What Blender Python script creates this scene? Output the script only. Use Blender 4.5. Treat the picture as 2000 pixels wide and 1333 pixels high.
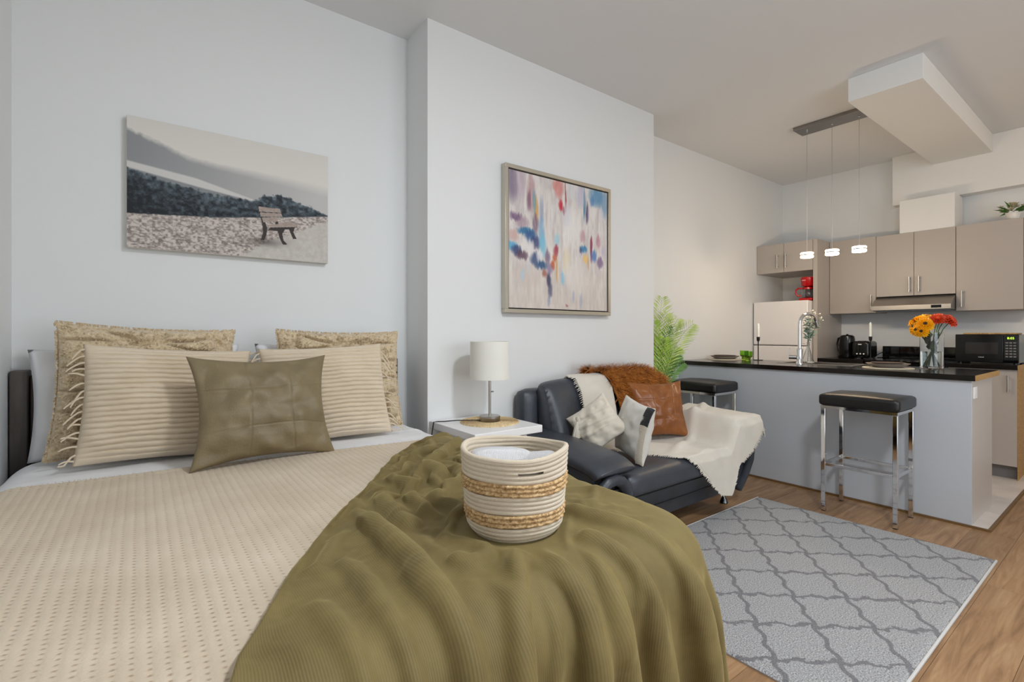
import bpy, math, random
import numpy as np
from mathutils import Vector, Matrix, noise

random.seed(7)
R = math.radians
for o in list(bpy.data.objects):
    bpy.data.objects.remove(o)
scene = bpy.context.scene
COL = scene.collection

# ------------------------------------------------------------------ camera, world, lights, exposure
cam_d = bpy.data.cameras.new('camera')
cam_d.sensor_width = 36.0
cam_d.lens = 17.28
cam_d.shift_y = -0.00825
cam_d.clip_start = 0.02
cam = bpy.data.objects.new('camera', cam_d)
cam.location = (0, 0, 1.165)
cam.rotation_euler = (R(90), 0, R(-37.1))
COL.objects.link(cam)
scene.camera = cam

w = bpy.data.worlds.new('daylight')
scene.world = w
w.use_nodes = True
w.node_tree.nodes['Background'].inputs['Color'].default_value = (0.80, 0.88, 1.0, 1)
w.node_tree.nodes['Background'].inputs['Strength'].default_value = 1.0

def area(name, loc, rot, sx, sy, power, color):
    l = bpy.data.lights.new(name, 'AREA')
    l.shape = 'RECTANGLE'; l.size = sx; l.size_y = sy
    l.energy = power; l.color = color
    o = bpy.data.objects.new(name, l)
    o.location = loc; o.rotation_euler = rot
    COL.objects.link(o)
    return o
# daylight coming in through the wide window in the wall behind the camera
area('window_daylight', (2.15, -2.02, 1.45), (R(90), 0, 0), 2.7, 1.9, 45, (0.86, 0.935, 1.0))

scene.view_settings.view_transform = 'Standard'
scene.view_settings.look = 'None'
scene.view_settings.gamma = 1.0
scene.view_settings.use_curve_mapping = False
scene.view_settings.exposure = 0.14
scene.cycles.use_denoising = True
scene.cycles.max_bounces = 10
scene.cycles.diffuse_bounces = 6
scene.cycles.transparent_max_bounces = 12
scene.cycles.caustics_reflective = False
scene.cycles.caustics_refractive = False
scene.cycles.sample_clamp_indirect = 6.0

# ------------------------------------------------------------------ materials
def lin(c):
    def f(v):
        v /= 255.0
        return v / 12.92 if v <= 0.04045 else ((v + 0.055) / 1.055) ** 2.4
    return (f(c[0]), f(c[1]), f(c[2]), 1.0)

class Mat:
    def __init__(s, name, color=(200, 200, 200), rough=0.5, metal=0.0, **kw):
        s.m = bpy.data.materials.new(name); s.m.use_nodes = True
        s.nt = s.m.node_tree; s.N = s.nt.nodes; s.L = s.nt.links
        s.b = s.N['Principled BSDF']
        s.b.inputs['Base Color'].default_value = lin(color)
        s.b.inputs['Roughness'].default_value = rough
        s.b.inputs['Metallic'].default_value = metal
        for k, v in kw.items():
            s.b.inputs[k.replace('_', ' ')].default_value = v
        s.m.diffuse_color = lin(color)
    def node(s, t, **kw):
        n = s.N.new(t)
        for k, v in kw.items():
            if k in n.inputs: n.inputs[k].default_value = v
            else: setattr(n, k, v)
        return n
    def coord(s, kind='Object', scale=(1, 1, 1), rot=(0, 0, 0)):
        t = s.N.new('ShaderNodeTexCoord'); mp = s.N.new('ShaderNodeMapping')
        mp.inputs['Scale'].default_value = scale; mp.inputs['Rotation'].default_value = rot
        s.L.new(t.outputs[kind], mp.inputs['Vector'])
        return mp.outputs['Vector']
    def noise(s, vec, scale, detail=3, rough=0.55, dist=0.0):
        n = s.node('ShaderNodeTexNoise', Scale=scale, Detail=detail, Roughness=rough, Distortion=dist)
        s.L.new(vec, n.inputs['Vector'])
        return n.outputs['Fac']
    def wave(s, vec, scale, dist=0.0, dscale=1.0, direction='X', prof='SIN'):
        n = s.node('ShaderNodeTexWave', Scale=scale, Distortion=dist)
        n.inputs['Detail Scale'].default_value = dscale
        n.bands_direction = direction; n.wave_profile = prof
        s.L.new(vec, n.inputs['Vector'])
        return n.outputs['Fac']
    def math(s, op, a, b=None, c=None):
        n = s.N.new('ShaderNodeMath'); n.operation = op
        for i, v in enumerate((a, b, c)):
            if v is None: continue
            if isinstance(v, (int, float)): n.inputs[i].default_value = v
            else: s.L.new(v, n.inputs[i])
        return n.outputs[0]
    def ramp(s, fac, stops):
        n = s.N.new('ShaderNodeValToRGB')
        e = n.color_ramp.elements
        while len(e) < len(stops): e.new(0.5)
        for el, (p, c) in zip(e, stops):
            el.position = p; el.color = lin(c)
        s.L.new(fac, n.inputs['Fac'])
        return n.outputs['Color']
    def mix(s, fac, a, b, mode='MIX'):
        n = s.N.new('ShaderNodeMix'); n.data_type = 'RGBA'; n.blend_type = mode
        if isinstance(fac, (int, float)): n.inputs['Factor'].default_value = fac
        else: s.L.new(fac, n.inputs['Factor'])
        for i, v in ((6, a), (7, b)):
            if isinstance(v, tuple): n.inputs[i].default_value = lin(v)
            else: s.L.new(v, n.inputs[i])
        return n.outputs[2]
    def color(s, out): s.L.new(out, s.b.inputs['Base Color']); return s
    def rough(s, out): s.L.new(out, s.b.inputs['Roughness']); return s
    def bump(s, out, strength=0.3, dist=0.01):
        n = s.N.new('ShaderNodeBump')
        n.inputs['Strength'].default_value = strength; n.inputs['Distance'].default_value = dist
        s.L.new(out, n.inputs['Height'])
        s.L.new(n.outputs['Normal'], s.b.inputs['Normal'])
        return s

M = {}
def plain(key, color, rough=0.5, metal=0.0, **kw):
    M[key] = Mat(key, color, rough, metal, **kw); return M[key]

def painted(key, color, scale=180, strength=0.06, rough=0.62):
    m = plain(key, color, rough); v = m.coord()
    m.bump(m.noise(v, scale, 2), strength, 0.002)
    return m
painted('wall_paint', (225, 227, 228))
painted('ceiling_paint', (224, 225, 226), rough=0.8)
painted('box_paint', (232, 232, 230))

def leather(key, color, color2, rough=0.42, scale=60):
    m = plain(key, color, rough); v = m.coord()
    n = m.noise(v, 9, 4)
    m.color(m.ramp(n, [(0.3, color2), (0.7, color)]))
    vo = m.node('ShaderNodeTexVoronoi', Scale=scale * 5); m.L.new(v, vo.inputs['Vector'])
    h = m.math('ADD', vo.outputs['Distance'], m.math('MULTIPLY', m.noise(v, scale, 4), 1.5))
    m.bump(h, 0.16, 0.003)
    return m
leather('sofa_leather', (64, 68, 76), (54, 58, 65), 0.36)
leather('stool_leather', (20, 20, 22), (16, 16, 18), 0.34)
leather('olive_leather', (128, 114, 84), (112, 99, 72), 0.55, 30)
leather('brown_leather', (146, 88, 42), (120, 68, 28), 0.36, 30)

def fabric(key, color, color2, scale=300, strength=0.35, sheen=0.2, rough=0.9, nscale=8):
    m = plain(key, color, rough)
    m.b.inputs['Sheen Weight'].default_value = sheen
    v = m.coord()
    m.color(m.ramp(m.noise(v, nscale, 4), [(0.3, color2), (0.7, color)]))
    a = m.wave(v, scale, 1.5, 2, 'X'); b = m.wave(v, scale, 1.5, 2, 'Z')
    m.bump(m.math('ADD', a, m.math('ADD', b, m.noise(v, scale * 0.7, 2))), strength, 0.002)
    return m
fabric('white_linen', (236, 237, 240), (228, 229, 233), 260, 0.2, 0.1)
fabric('cream_rib', (222, 207, 184), (211, 194, 168), 240, 0.3)
fabric('cream_throw', (242, 236, 224), (234, 226, 211), 170, 0.6)
fabric('cream_pillow', (238, 230, 215), (226, 216, 198), 200, 0.5)
fabric('white_pillow', (226, 224, 217), (214, 211, 203), 200, 0.4)
fabric('black_stitch', (42, 42, 46), (30, 30, 34), 200, 0.3)
fabric('towel', (244, 244, 245), (234, 234, 237), 150, 0.8)
fabric('rope_cotton', (226, 214, 194), (214, 198, 174), 220, 0.5)
fabric('lamp_shade', (236, 235, 228), (232, 230, 222), 320, 0.2)

m = plain('sherpa', (206, 185, 150), 0.95); v = m.coord()
m.b.inputs['Sheen Weight'].default_value = 0.4
n1 = m.noise(v, 95, 4, 0.65)
m.color(m.ramp(n1, [(0.30, (190, 166, 128)), (0.5, (214, 193, 158)), (0.7, (230, 214, 184))]))
m.bump(n1, 0.9, 0.008)

m = plain('seagrass', (190, 152, 98), 0.8); v = m.coord()
n1 = m.noise(v, 130, 4, 0.6)
m.color(m.ramp(n1, [(0.35, (142, 108, 68)), (0.5, (190, 156, 110)), (0.68, (220, 192, 150))]))
m.bump(n1, 0.8, 0.004)

m = plain('woven_mat', (208, 184, 138), 0.85); v = m.coord()
n1 = m.noise(v, 140, 3)
m.color(m.ramp(n1, [(0.35, (186, 158, 110)), (0.65, (232, 212, 172))]))
m.bump(n1, 0.6, 0.003)
m = plain('woven_white_mat', (220, 212, 192), 0.85); v = m.coord()
m.bump(m.noise(v, 160, 3), 0.6, 0.003)

m = plain('coverlet', (216, 201, 178), 0.92)
m.b.inputs['Sheen Weight'].default_value = 0.15
v = m.coord('UV')
wx = m.wave(v, 15.0, 0.8, 1.0, 'X'); wy = m.wave(v, 21.0, 0.8, 1.0, 'Y')
hole = m.math('MULTIPLY', m.math('POWER', wx, 6.0), m.math('POWER', wy, 5.0))
hole = m.math('MULTIPLY', hole, m.math('ADD', 0.45, m.noise(v, 6, 2)))
base = m.ramp(m.noise(v, 5, 3), [(0.3, (198, 182, 159)), (0.7, (212, 198, 177))])
m.color(m.mix(m.math('MULTIPLY', hole, 0.75), base, (160, 122, 84)))
hh = m.math('SUBTRACT', m.math('ADD', m.math('MULTIPLY', wx, -0.5), m.math('MULTIPLY', m.noise(v, 160, 2), 0.5)), hole)
m.bump(hh, 0.55, 0.004)

m = plain('olive_velour', (120, 106, 62), 0.78)
m.b.inputs['Sheen Weight'].default_value = 0.45
m.b.inputs['Sheen Roughness'].default_value = 0.4
m.b.inputs['Sheen Tint'].default_value = lin((214, 200, 140))
v = m.coord('UV')
rib = m.wave(v, 75, 0.0, 1.0, 'X')
nz = m.noise(v, 10, 5, 0.6)
m.color(m.mix(m.math('MULTIPLY', rib, 0.35), m.ramp(nz, [(0.3, (88, 74, 38)), (0.7, (116, 101, 57))]), (132, 117, 72)))
m.bump(m.math('ADD', m.math('MULTIPLY', rib, 0.3), m.noise(v, 220, 2)), 0.15, 0.001)

m = plain('fur_skin', (140, 82, 26), 0.9)
m = plain('fur_hair', (170, 96, 34), 0.6); v = m.coord()
m.color(m.ramp(m.noise(v, 14, 3), [(0.3, (132, 74, 18)), (0.55, (182, 112, 36)), (0.8, (214, 148, 66))]))

def wood_planks(key, dark, mid, light, rough=0.42):
    m = plain(key, mid, rough)
    oi = m.N.new('ShaderNodeObjectInfo')
    v0 = m.coord('Object', (1, 1, 1))
    add = m.N.new('ShaderNodeVectorMath'); add.operation = 'MULTIPLY_ADD'
    cmb = m.N.new('ShaderNodeCombineXYZ')
    for i in range(3): m.L.new(m.math('MULTIPLY', oi.outputs['Random'], 37.0 + 11 * i), cmb.inputs[i])
    add.inputs[1].default_value = (0.9, 9.0, 1.0)
    m.L.new(v0, add.inputs[0]); m.L.new(cmb.outputs[0], add.inputs[2])
    g = m.noise(add.outputs[0], 2.2, 6, 0.62, 1.4)
    fine = m.noise(add.outputs[0], 16, 4, 0.6)
    col = m.ramp(g, [(0.28, dark), (0.5, mid), (0.72, light)])
    col = m.mix(m.math('MULTIPLY', fine, 0.35), col, dark)
    tone = m.math('ADD', 0.86, m.math('MULTIPLY', oi.outputs['Random'], 0.26))
    hsv = m.N.new('ShaderNodeHueSaturation'); m.L.new(col, hsv.inputs['Color']); m.L.new(tone, hsv.inputs['Value'])
    m.color(hsv.outputs['Color'])
    m.bump(fine, 0.08, 0.002)
    return m
wood_planks('floor_wood', (122, 90, 60), (163, 126, 90), (186, 152, 114))
m = plain('chipboard', (190, 148, 84), 0.6); v = m.coord()
m.color(m.ramp(m.noise(v, 90, 4), [(0.35, (160, 118, 62)), (0.65, (204, 164, 100))]))
m = plain('tile', (214, 207, 202), 0.28); v = m.coord()
m.color(m.ramp(m.noise(v, 5, 5), [(0.3, (203, 195, 190)), (0.7, (221, 215, 211))]))
plain('grout', (178, 172, 166), 0.9)
plain('edge_trim', (112, 84, 50), 0.5)
m = plain('headboard', (72, 64, 60), 0.42); v = m.coord('Object', (6, 1, 1))
m.color(m.ramp(m.noise(v, 5, 4), [(0.3, (62, 55, 52)), (0.7, (82, 73, 68))]))

plain('cabinet', (178, 170, 163), 0.42)
plain('island_panel', (194, 199, 206), 0.28)
plain('island_end', (196, 190, 184), 0.38)
plain('cabinet_inside', (160, 152, 145), 0.6)
plain('toe_kick', (120, 117, 116), 0.5)
m = plain('counter', (18, 16, 16), 0.16); v = m.coord()
m.color(m.ramp(m.noise(v, 300, 2), [(0.45, (14, 12, 12)), (0.75, (34, 30, 29))]))
plain('chrome', (225, 226, 228), 0.06, 1.0)
m = plain('brushed', (182, 178, 172), 0.30, 1.0); v = m.coord('Object', (1, 1, 60))
m.bump(m.noise(v, 30, 2), 0.08, 0.001)
plain('dark_steel', (92, 94, 98), 0.25, 1.0)
m = plain('canopy_steel', (150, 146, 142), 0.28, 1.0)
plain('black_plastic', (12, 12, 13), 0.18)
plain('black_glass', (9, 9, 10), 0.05)
plain('mw_window', (40, 36, 36), 0.12)
plain('black_iron', (24, 22, 22), 0.5)
plain('red_plastic', (180, 10, 16), 0.22)
plain('dark_red', (90, 6, 10), 0.35)
plain('white_plastic', (238, 237, 236), 0.35)
plain('white_lacquer', (240, 240, 241), 0.3)
plain('fridge_white', (234, 230, 228), 0.35)
plain('wax', (245, 243, 240), 0.4, Subsurface_Weight=0.2)
plain('plate_dark', (88, 74, 70), 0.4)
plain('plate_grey', (128, 118, 114), 0.4)
plain('ceramic', (232, 229, 224), 0.4)
plain('silver_frame', (196, 190, 176), 0.32, 0.7)
plain('frame_gap', (52, 46, 42), 0.7)
plain('canvas_edge', (214, 209, 200), 0.8)
plain('mark_white', (235, 235, 235), 0.4)
plain('mark_pink', (240, 170, 170), 0.4)
plain('cord_black', (20, 20, 20), 0.5)
plain('steel_wire', (170, 168, 165), 0.3, 1.0)
plain('outlet_white', (244, 244, 244), 0.3)
plain('rug_back', (170, 168, 166), 0.9)
plain('rug_binding', (206, 205, 203), 0.9)

def glass(key, color, rough=0.0, ior=1.45):
    m = plain(key, color, rough, 0.0, IOR=ior)
    m.b.inputs['Transmission Weight'].default_value = 1.0
    return m
glass('clear_glass', (248, 250, 250))
glass('green_glass', (176, 222, 70))
glass('water', (244, 250, 248), 0.0, 1.33)
glass('window_glass', (250, 252, 252), 0.0, 1.1)

def leafy(key, c1, c2, c3, rough=0.5):
    m = plain(key, c2, rough); v = m.coord()
    m.color(m.ramp(m.noise(v, 9, 3), [(0.3, c1), (0.5, c2), (0.72, c3)]))
    m.b.inputs['Subsurface Weight'].default_value = 0.0
    return m
leafy('palm_bright', (112, 156, 24), (156, 192, 48), (192, 214, 92))
leafy('palm_pale', (150, 174, 84), (188, 206, 112), (214, 224, 142))
leafy('palm_deep', (66, 116, 52), (96, 146, 66), (128, 170, 84))
leafy('stem_green', (46, 84, 34), (66, 108, 44), (92, 134, 60))
leafy('sage_leaf', (104, 136, 118), (132, 160, 142), (164, 186, 170))
leafy('petal_yellow', (236, 160, 4), (248, 184, 12), (252, 204, 40))
leafy('petal_orange', (190, 52, 20), (214, 74, 34), (234, 112, 66))
leafy('petal_white', (226, 226, 214), (238, 238, 228), (246, 246, 240))
leafy('petal_cream', (206, 196, 158), (222, 214, 182), (232, 226, 202))
plain('flower_eye', (40, 22, 10), 0.8)
plain('terracotta_black', (40, 38, 37), 0.6)

m = plain('bulb_glow', (255, 240, 214), 0.4)
m.b.inputs['Emission Color'].default_value = (1.0, 0.78, 0.50, 1)
m.b.inputs['Emission Strength'].default_value = 14.0
m = plain('display_green', (20, 30, 4), 0.4)
m.b.inputs['Emission Color'].default_value = (0.55, 0.9, 0.05, 1)
m.b.inputs['Emission Strength'].default_value = 2.0
m = plain('ceiling_glow', (255, 240, 220), 0.5)
m.b.inputs['Emission Color'].default_value = (1.0, 0.76, 0.48, 1)
m.b.inputs['Emission Strength'].default_value = 6.0

m = plain('ceiling_glow_cool', (250, 250, 250), 0.5)
m.b.inputs['Emission Color'].default_value = (.97, .985, 1.0, 1)
m.b.inputs['Emission Strength'].default_value = 5.0

# rug: grey pile with a darker wavy trellis
m = plain('rug_pile', (170, 168, 168), 0.95)
m.b.inputs['Sheen Weight'].default_value = 0.2
v = m.coord('UV')
sp = m.N.new('ShaderNodeSeparateXYZ'); m.L.new(v, sp.inputs[0])
wob = m.math('MULTIPLY', m.math('SUBTRACT', m.noise(v, 34, 3), 0.5), 0.13)
a = m.math('ADD', m.math('DIVIDE', m.math('SUBTRACT', sp.outputs['X'], 3.436), 0.3310), wob)
b = m.math('ADD', m.math('DIVIDE', m.math('SUBTRACT', sp.outputs['Y'], 0.525), 0.2980), wob)
p = m.math('ADD', a, b); q = m.math('SUBTRACT', a, b)
TP = 2 * math.pi
p2 = m.math('ADD', p, m.math('MULTIPLY', m.math('SINE', m.math('MULTIPLY', q, 2 * TP)), 0.035))
q2 = m.math('ADD', q, m.math('MULTIPLY', m.math('SINE', m.math('MULTIPLY', p, 2 * TP)), -0.035))
def dline(x): return m.math('ABSOLUTE', m.math('SUBTRACT', m.math('FRACT', m.math('ADD', x, 0.5)), 0.5))
d = m.math('MINIMUM', dline(p2), dline(q2))
d = m.math('ADD', d, m.math('MULTIPLY', m.math('SUBTRACT', m.noise(v, 120, 2), 0.5), 0.035))
mask = m.node('ShaderNodeMapRange'); mask.inputs['From Min'].default_value = 0.030; mask.inputs['From Max'].default_value = 0.052
mask.inputs['To Min'].default_value = 1.0; mask.inputs['To Max'].default_value = 0.0
m.L.new(d, mask.inputs['Value'])
pile = m.noise(v, 190, 3, 0.6)
light = m.ramp(pile, [(0.34, (112, 112, 115)), (0.52, (168, 168, 170)), (0.68, (208, 208, 208))])
dark = m.ramp(pile, [(0.32, (92, 91, 95)), (0.7, (128, 127, 131))])
m.color(m.mix(m.math('MULTIPLY', mask.outputs[0], 0.92), light, dark))
m.bump(m.math('SUBTRACT', pile, m.math('MULTIPLY', mask.outputs[0], 0.4)), 0.8, 0.006)

m = plain('printed', (200, 200, 200), 0.75)
at = m.N.new('ShaderNodeAttribute'); at.attribute_name = 'Col'; m.color(at.outputs['Color'])
m = plain('oil_paint', (200, 200, 200), 0.5)
at = m.N.new('ShaderNodeAttribute'); at.attribute_name = 'Col'; m.color(at.outputs['Color'])
v = m.coord('Object', (60, 1, 9)); m.bump(m.noise(v, 3, 4), 0.35, 0.003)

# ------------------------------------------------------------------ mesh helpers
class MB:
    def __init__(s): s.v = []; s.f = []; s.uv = None
    def add(s, vs, fs):
        o = len(s.v); s.v += [tuple(x) for x in vs]; s.f += [tuple(i + o for i in f) for f in fs]; return s
    def box(s, x0, x1, y0, y1, z0, z1):
        return s.add([(x0, y0, z0), (x1, y0, z0), (x1, y1, z0), (x0, y1, z0), (x0, y0, z1), (x1, y0, z1), (x1, y1, z1), (x0, y1, z1)],
                     [(0, 3, 2, 1), (4, 5, 6, 7), (0, 1, 5, 4), (1, 2, 6, 5), (2, 3, 7, 6), (3, 0, 4, 7)])
    def lathe(s, prof, c=(0, 0), seg=32):
        vs = []; fs = []
        for r, z in prof:
            for k in range(seg):
                t = 2 * math.pi * k / seg
                vs.append((c[0] + r * math.cos(t), c[1] + r * math.sin(t), z))
        n = len(prof)
        for i in range(n - 1):
            for k in range(seg):
                k2 = (k + 1) % seg
                fs.append((i * seg + k, i * seg + k2, (i + 1) * seg + k2, (i + 1) * seg + k))
        if prof[0][0] > 1e-6: fs.append(tuple(reversed(range(seg))))
        if prof[-1][0] > 1e-6: fs.append(tuple((n - 1) * seg + k for k in range(seg)))
        return s.add(vs, fs)
    def cyl(s, c, r, z0, z1, seg=24): return s.lathe([(r, z0), (r, z1)], c, seg)
    def tube(s, pts, r, seg=8, closed=False):
        pts = [Vector(p) for p in pts]; n = len(pts); vs = []; fs = []
        up = None
        for i, p in enumerate(pts):
            if closed: t = pts[(i + 1) % n] - pts[i - 1]
            else: t = pts[min(i + 1, n - 1)] - pts[max(i - 1, 0)]
            if t.length < 1e-9: t = Vector((0, 0, 1))
            t.normalize()
            if up is None:
                up = Vector((0, 0, 1)) if abs(t.z) < 0.9 else Vector((1, 0, 0))
            u = up - t * up.dot(t)
            if u.length < 1e-6: u = t.orthogonal()
            u.normalize(); up = u; w_ = t.cross(u)
            rr = r[i] if isinstance(r, (list, tuple)) else r
            for k in range(seg):
                a_ = 2 * math.pi * k / seg
                vs.append(p + u * (rr * math.cos(a_)) + w_ * (rr * math.sin(a_)))
        for i in range(n if closed else n - 1):
            j = (i + 1) % n
            for k in range(seg):
                k2 = (k + 1) % seg
                fs.append((i * seg + k, i * seg + k2, j * seg + k2, j * seg + k))
        if not closed:
            fs.append(tuple(reversed(range(seg)))); fs.append(tuple((n - 1) * seg + k for k in range(seg)))
        return s.add(vs, fs)
    def grid(s, fn, nu, nv, skip=None):
        o = len(s.v)
        for j in range(nv + 1):
            for i in range(nu + 1): s.v.append(tuple(fn(i / nu, j / nv)))
        for j in range(nv):
            for i in range(nu):
                if skip and skip(i, j): continue
                a_ = o + j * (nu + 1) + i
                s.f.append((a_, a_ + 1, a_ + nu + 2, a_ + nu + 1))
        return s
    def prism(s, poly, axis, lo, hi):
        n = len(poly)
        def mk(p, t):
            if axis == 'x': return (t, p[0], p[1])
            if axis == 'y': return (p[0], t, p[1])
            return (p[0], p[1], t)
        vs = [mk(p, lo) for p in poly] + [mk(p, hi) for p in poly]
        fs = [tuple(reversed(range(n))), tuple(range(n, 2 * n))] + [(i, (i + 1) % n, n + (i + 1) % n, n + i) for i in range(n)]
        return s.add(vs, fs)
    def strip_blade(s, p0, p1, wdt, nrm, droop=0.0):
        p0 = Vector(p0); p1 = Vector(p1); d_ = (p1 - p0)
        sd = d_.cross(Vector(nrm)); sd = sd.normalized() * wdt if sd.length > 1e-9 else Vector((wdt, 0, 0))
        mid = p0 + d_ * 0.45 + Vector((0, 0, droop * 0.3)); end = p1 - Vector((0, 0, droop))
        return s.add([p0, mid + sd, end, mid - sd], [(0, 1, 2), (0, 2, 3)])
    def build(s, name, mat, parent=None, local=False, bevel=0.0, smooth=True, angle=38, solid=0.0):
        me = bpy.data.meshes.new(name)
        off = Vector((0, 0, 0))
        o = bpy.data.objects.new(name, me)
        if parent is not None:
            if not local:
                q_ = parent
                while q_ is not None:
                    off += q_.location; q_ = q_.parent
        else:
            xs = [c[0] for c in s.v]; ys = [c[1] for c in s.v]; zs = [c[2] for c in s.v]
            if not local: off = Vector(((min(xs) + max(xs)) / 2, (min(ys) + max(ys)) / 2, min(zs)))
        me.from_pydata([(c[0] - off.x, c[1] - off.y, c[2] - off.z) for c in s.v], [], s.f)
        me.update()
        import bmesh
        bm = bmesh.new(); bm.from_mesh(me); bmesh.ops.recalc_face_normals(bm, faces=bm.faces); bm.to_mesh(me); bm.free()
        if smooth:
            me.polygons.foreach_set('use_smooth', [True] * len(me.polygons))
            me.set_sharp_from_angle(angle=R(angle))
        if s.uv is not None:
            ul = me.uv_layers.new(name='UVMap')
            idx = np.empty(len(me.loops), dtype=np.int32); me.loops.foreach_get('vertex_index', idx)
            ul.data.foreach_set('uv', np.array(s.uv, dtype=np.float32)[idx].ravel())
        me.materials.append(M[mat].m)
        if parent is None: o.location = off
        else: o.parent = parent
        COL.objects.link(o)
        if solid:
            md = o.modifiers.new('thickness', 'SOLIDIFY'); md.thickness = solid; md.offset = 0
        if bevel:
            md = o.modifiers.new('bevel', 'BEVEL'); md.width = bevel; md.segments = 2; md.limit_method = 'ANGLE'; md.angle_limit = R(40)
        return o

def weld(o, d_=0.0008):
    import bmesh
    bm = bmesh.new(); bm.from_mesh(o.data); bmesh.ops.remove_doubles(bm, verts=bm.verts, dist=d_)
    bmesh.ops.recalc_face_normals(bm, faces=bm.faces); bm.to_mesh(o.data); bm.free()
    o.data.polygons.foreach_set('use_smooth', [True] * len(o.data.polygons)); return o
def tag(o, label=None, cat=None, group=None, kind=None):
    if label: o['label'] = label
    if cat: o['category'] = cat
    if group: o['group'] = group
    if kind: o['kind'] = kind
    return o
def thing(name, loc, label, cat, group=None, rot=None):
    o = bpy.data.objects.new(name, None); o.empty_display_size = 0.05
    o.location = loc
    if rot: o.rotation_euler = rot
    COL.objects.link(o)
    return tag(o, label, cat, group)
def dup(root, loc, label, rz=None):
    r_ = root.copy(); COL.objects.link(r_); r_.location = loc; r_['label'] = label
    if rz is not None: r_.rotation_euler[2] = rz
    for ch in list(root.children):
        c = ch.copy(); COL.objects.link(c); c.parent = r_
        for g in list(ch.children):
            d_ = g.copy(); COL.objects.link(d_); d_.parent = c
    return r_
def B(*a): return MB().box(*a)
def struct(o): o['kind'] = 'structure'; return o
def nz(x, y, z=0.0): return noise.noise(Vector((x, y, z)))

# ------------------------------------------------------------------ the room
XL, XK, YW, YB, YR, ZC = -0.397, 6.02, 2.685, 2.426, -2.0, 2.89
floor = struct(B(XL - 0.1, XK + 0.1, YR - 0.1, YW + 0.1, -0.10, -0.012).build('floor', 'grout'))
pw, plen = 0.19, 1.24
pm = B(0.0006, plen - 0.0006, 0.0006, pw - 0.0006, -0.012, 0.0).build('plank', 'floor_wood', floor, local=True)
pm_mesh = pm.data; bpy.data.objects.remove(pm)
fl = floor.location
row = 0; y = -2.0 + 0.02
while y < YW - 0.02:
    x = XL - (row * 0.43) % plen
    while x < XK:
        if not (x > 3.96 and y > 0.62):
            o = bpy.data.objects.new('plank', pm_mesh); o.parent = floor
            o.location = (x - fl.x, y - fl.y, -fl.z); COL.objects.link(o)
        x += plen
    y += pw; row += 1
kf = struct(B(3.958, XK, 0.612, YW, -0.012, 0.004).build('floor_kitchen', 'grout'))
ts = 0.40
tme = None
i = 0
x = 3.960
while x < XK - 0.05:
    y = 0.614
    while y < YW - 0.05:
        x1 = min(x + ts - 0.003, XK - 0.002); y1 = min(y + ts - 0.003, YW - 0.002)
        B(x, x1, y, y1, 0.004, 0.012).build('tile', 'tile', kf)
        y += ts
    x += ts
t1 = struct(B(3.945, 3.958, 0.598, YW, 0.0, 0.013).build('trim_1', 'edge_trim'))
t2 = struct(B(3.958, XK, 0.598, 0.612, 0.0, 0.013).build('trim_2', 'edge_trim'))
struct(B(XL - 0.1, XK + 0.1, YR - 0.1, YW + 0.1, ZC, ZC + 0.1).build('ceiling', 'ceiling_paint'))
struct(B(XL - 0.1, XK + 0.1, YW, YW + 0.1, 0, ZC).build('wall_back', 'wall_paint'))
struct(B(1.255, 3.240, YB, YW, 0, ZC).build('wall_bump', 'wall_paint'))
struct(B(XL - 0.1, XL, YR, YW, 0, ZC).build('wall_left', 'wall_paint'))
struct(B(XK, XK + 0.1, YR, YW, 0, ZC).build('wall_kitchen', 'wall_paint'))
wr = MB().box(XL, 0.75, YR - 0.1, YR, 0, ZC).box(3.55, XK, YR - 0.1, YR, 0, ZC).box(0.75, 3.55, YR - 0.1, YR, 0, 0.45).box(0.75, 3.55, YR - 0.1, YR, 2.45, ZC)
struct(wr.build('wall_right', 'wall_paint'))
wn = B(0.75, 3.55, YR - 0.09, YR - 0.03, 0.45, 0.51)
wn.box(0.75, 3.55, YR - 0.09, YR - 0.03, 2.39, 2.45)
for xx in (0.75, 2.12, 3.49): wn.box(xx, xx + 0.06, YR - 0.09, YR - 0.03, 0.51, 2.39)
win = struct(wn.build('window_1', 'white_lacquer', smooth=False))
for xa, xb in ((0.81, 2.12), (2.18, 3.49)):
    B(xa, xb, YR - 0.075, YR - 0.07, 0.51, 2.39).build('pane', 'window_glass', win, smooth=False)
B(0.70, 3.6, YR, YR + 0.12, 0.42, 0.45).build('window_sill', 'white_lacquer', win, bevel=0.004)
struct(B(3.837, 5.90, 0.885, 1.288, 2.732, ZC).build('ceiling_bulkhead', 'box_paint', bevel=0.003))
struct(B(5.90, XK, -0.6, 1.60, 2.41, ZC).build('ceiling_soffit', 'box_paint', bevel=0.003))
struct(B(5.72, 6.0, 1.10, 1.495, 2.098, 2.405).build('ceiling_duct_box', 'box_paint', bevel=0.002))

# ------------------------------------------------------------------ bed, with the wrapping surface all its covers follow
BX0, BX1, BY0, BY1 = -0.385, 1.150, 0.660, 2.590
WR, RHO = 0.16, 0.095
def wrap(a, b, zt, h):
    cx = min(max(a, BX0 + WR), BX1 - WR); cy = min(max(b, BY0 + WR), BY1 - WR)
    vx, vy = a - cx, b - cy; r = math.hypot(vx, vy)
    if r < 1e-9: return (a, b, zt + h)
    nx, ny = vx / r, vy / r
    if r <= WR - RHO: return (a, b, zt + h)
    e = r - (WR - RHO)
    if e < RHO * math.pi / 2:
        f = e / RHO; rad = WR - RHO + RHO * math.sin(f); z = zt - RHO + RHO * math.cos(f)
        s_, c_ = math.sin(f), math.cos(f)
    else:
        rad = WR; z = zt - RHO - (e - RHO * math.pi / 2); s_, c_ = 1.0, 0.0
    return (cx + nx * (rad + h * s_), cy + ny * (rad + h * s_), z + h * c_)

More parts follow.
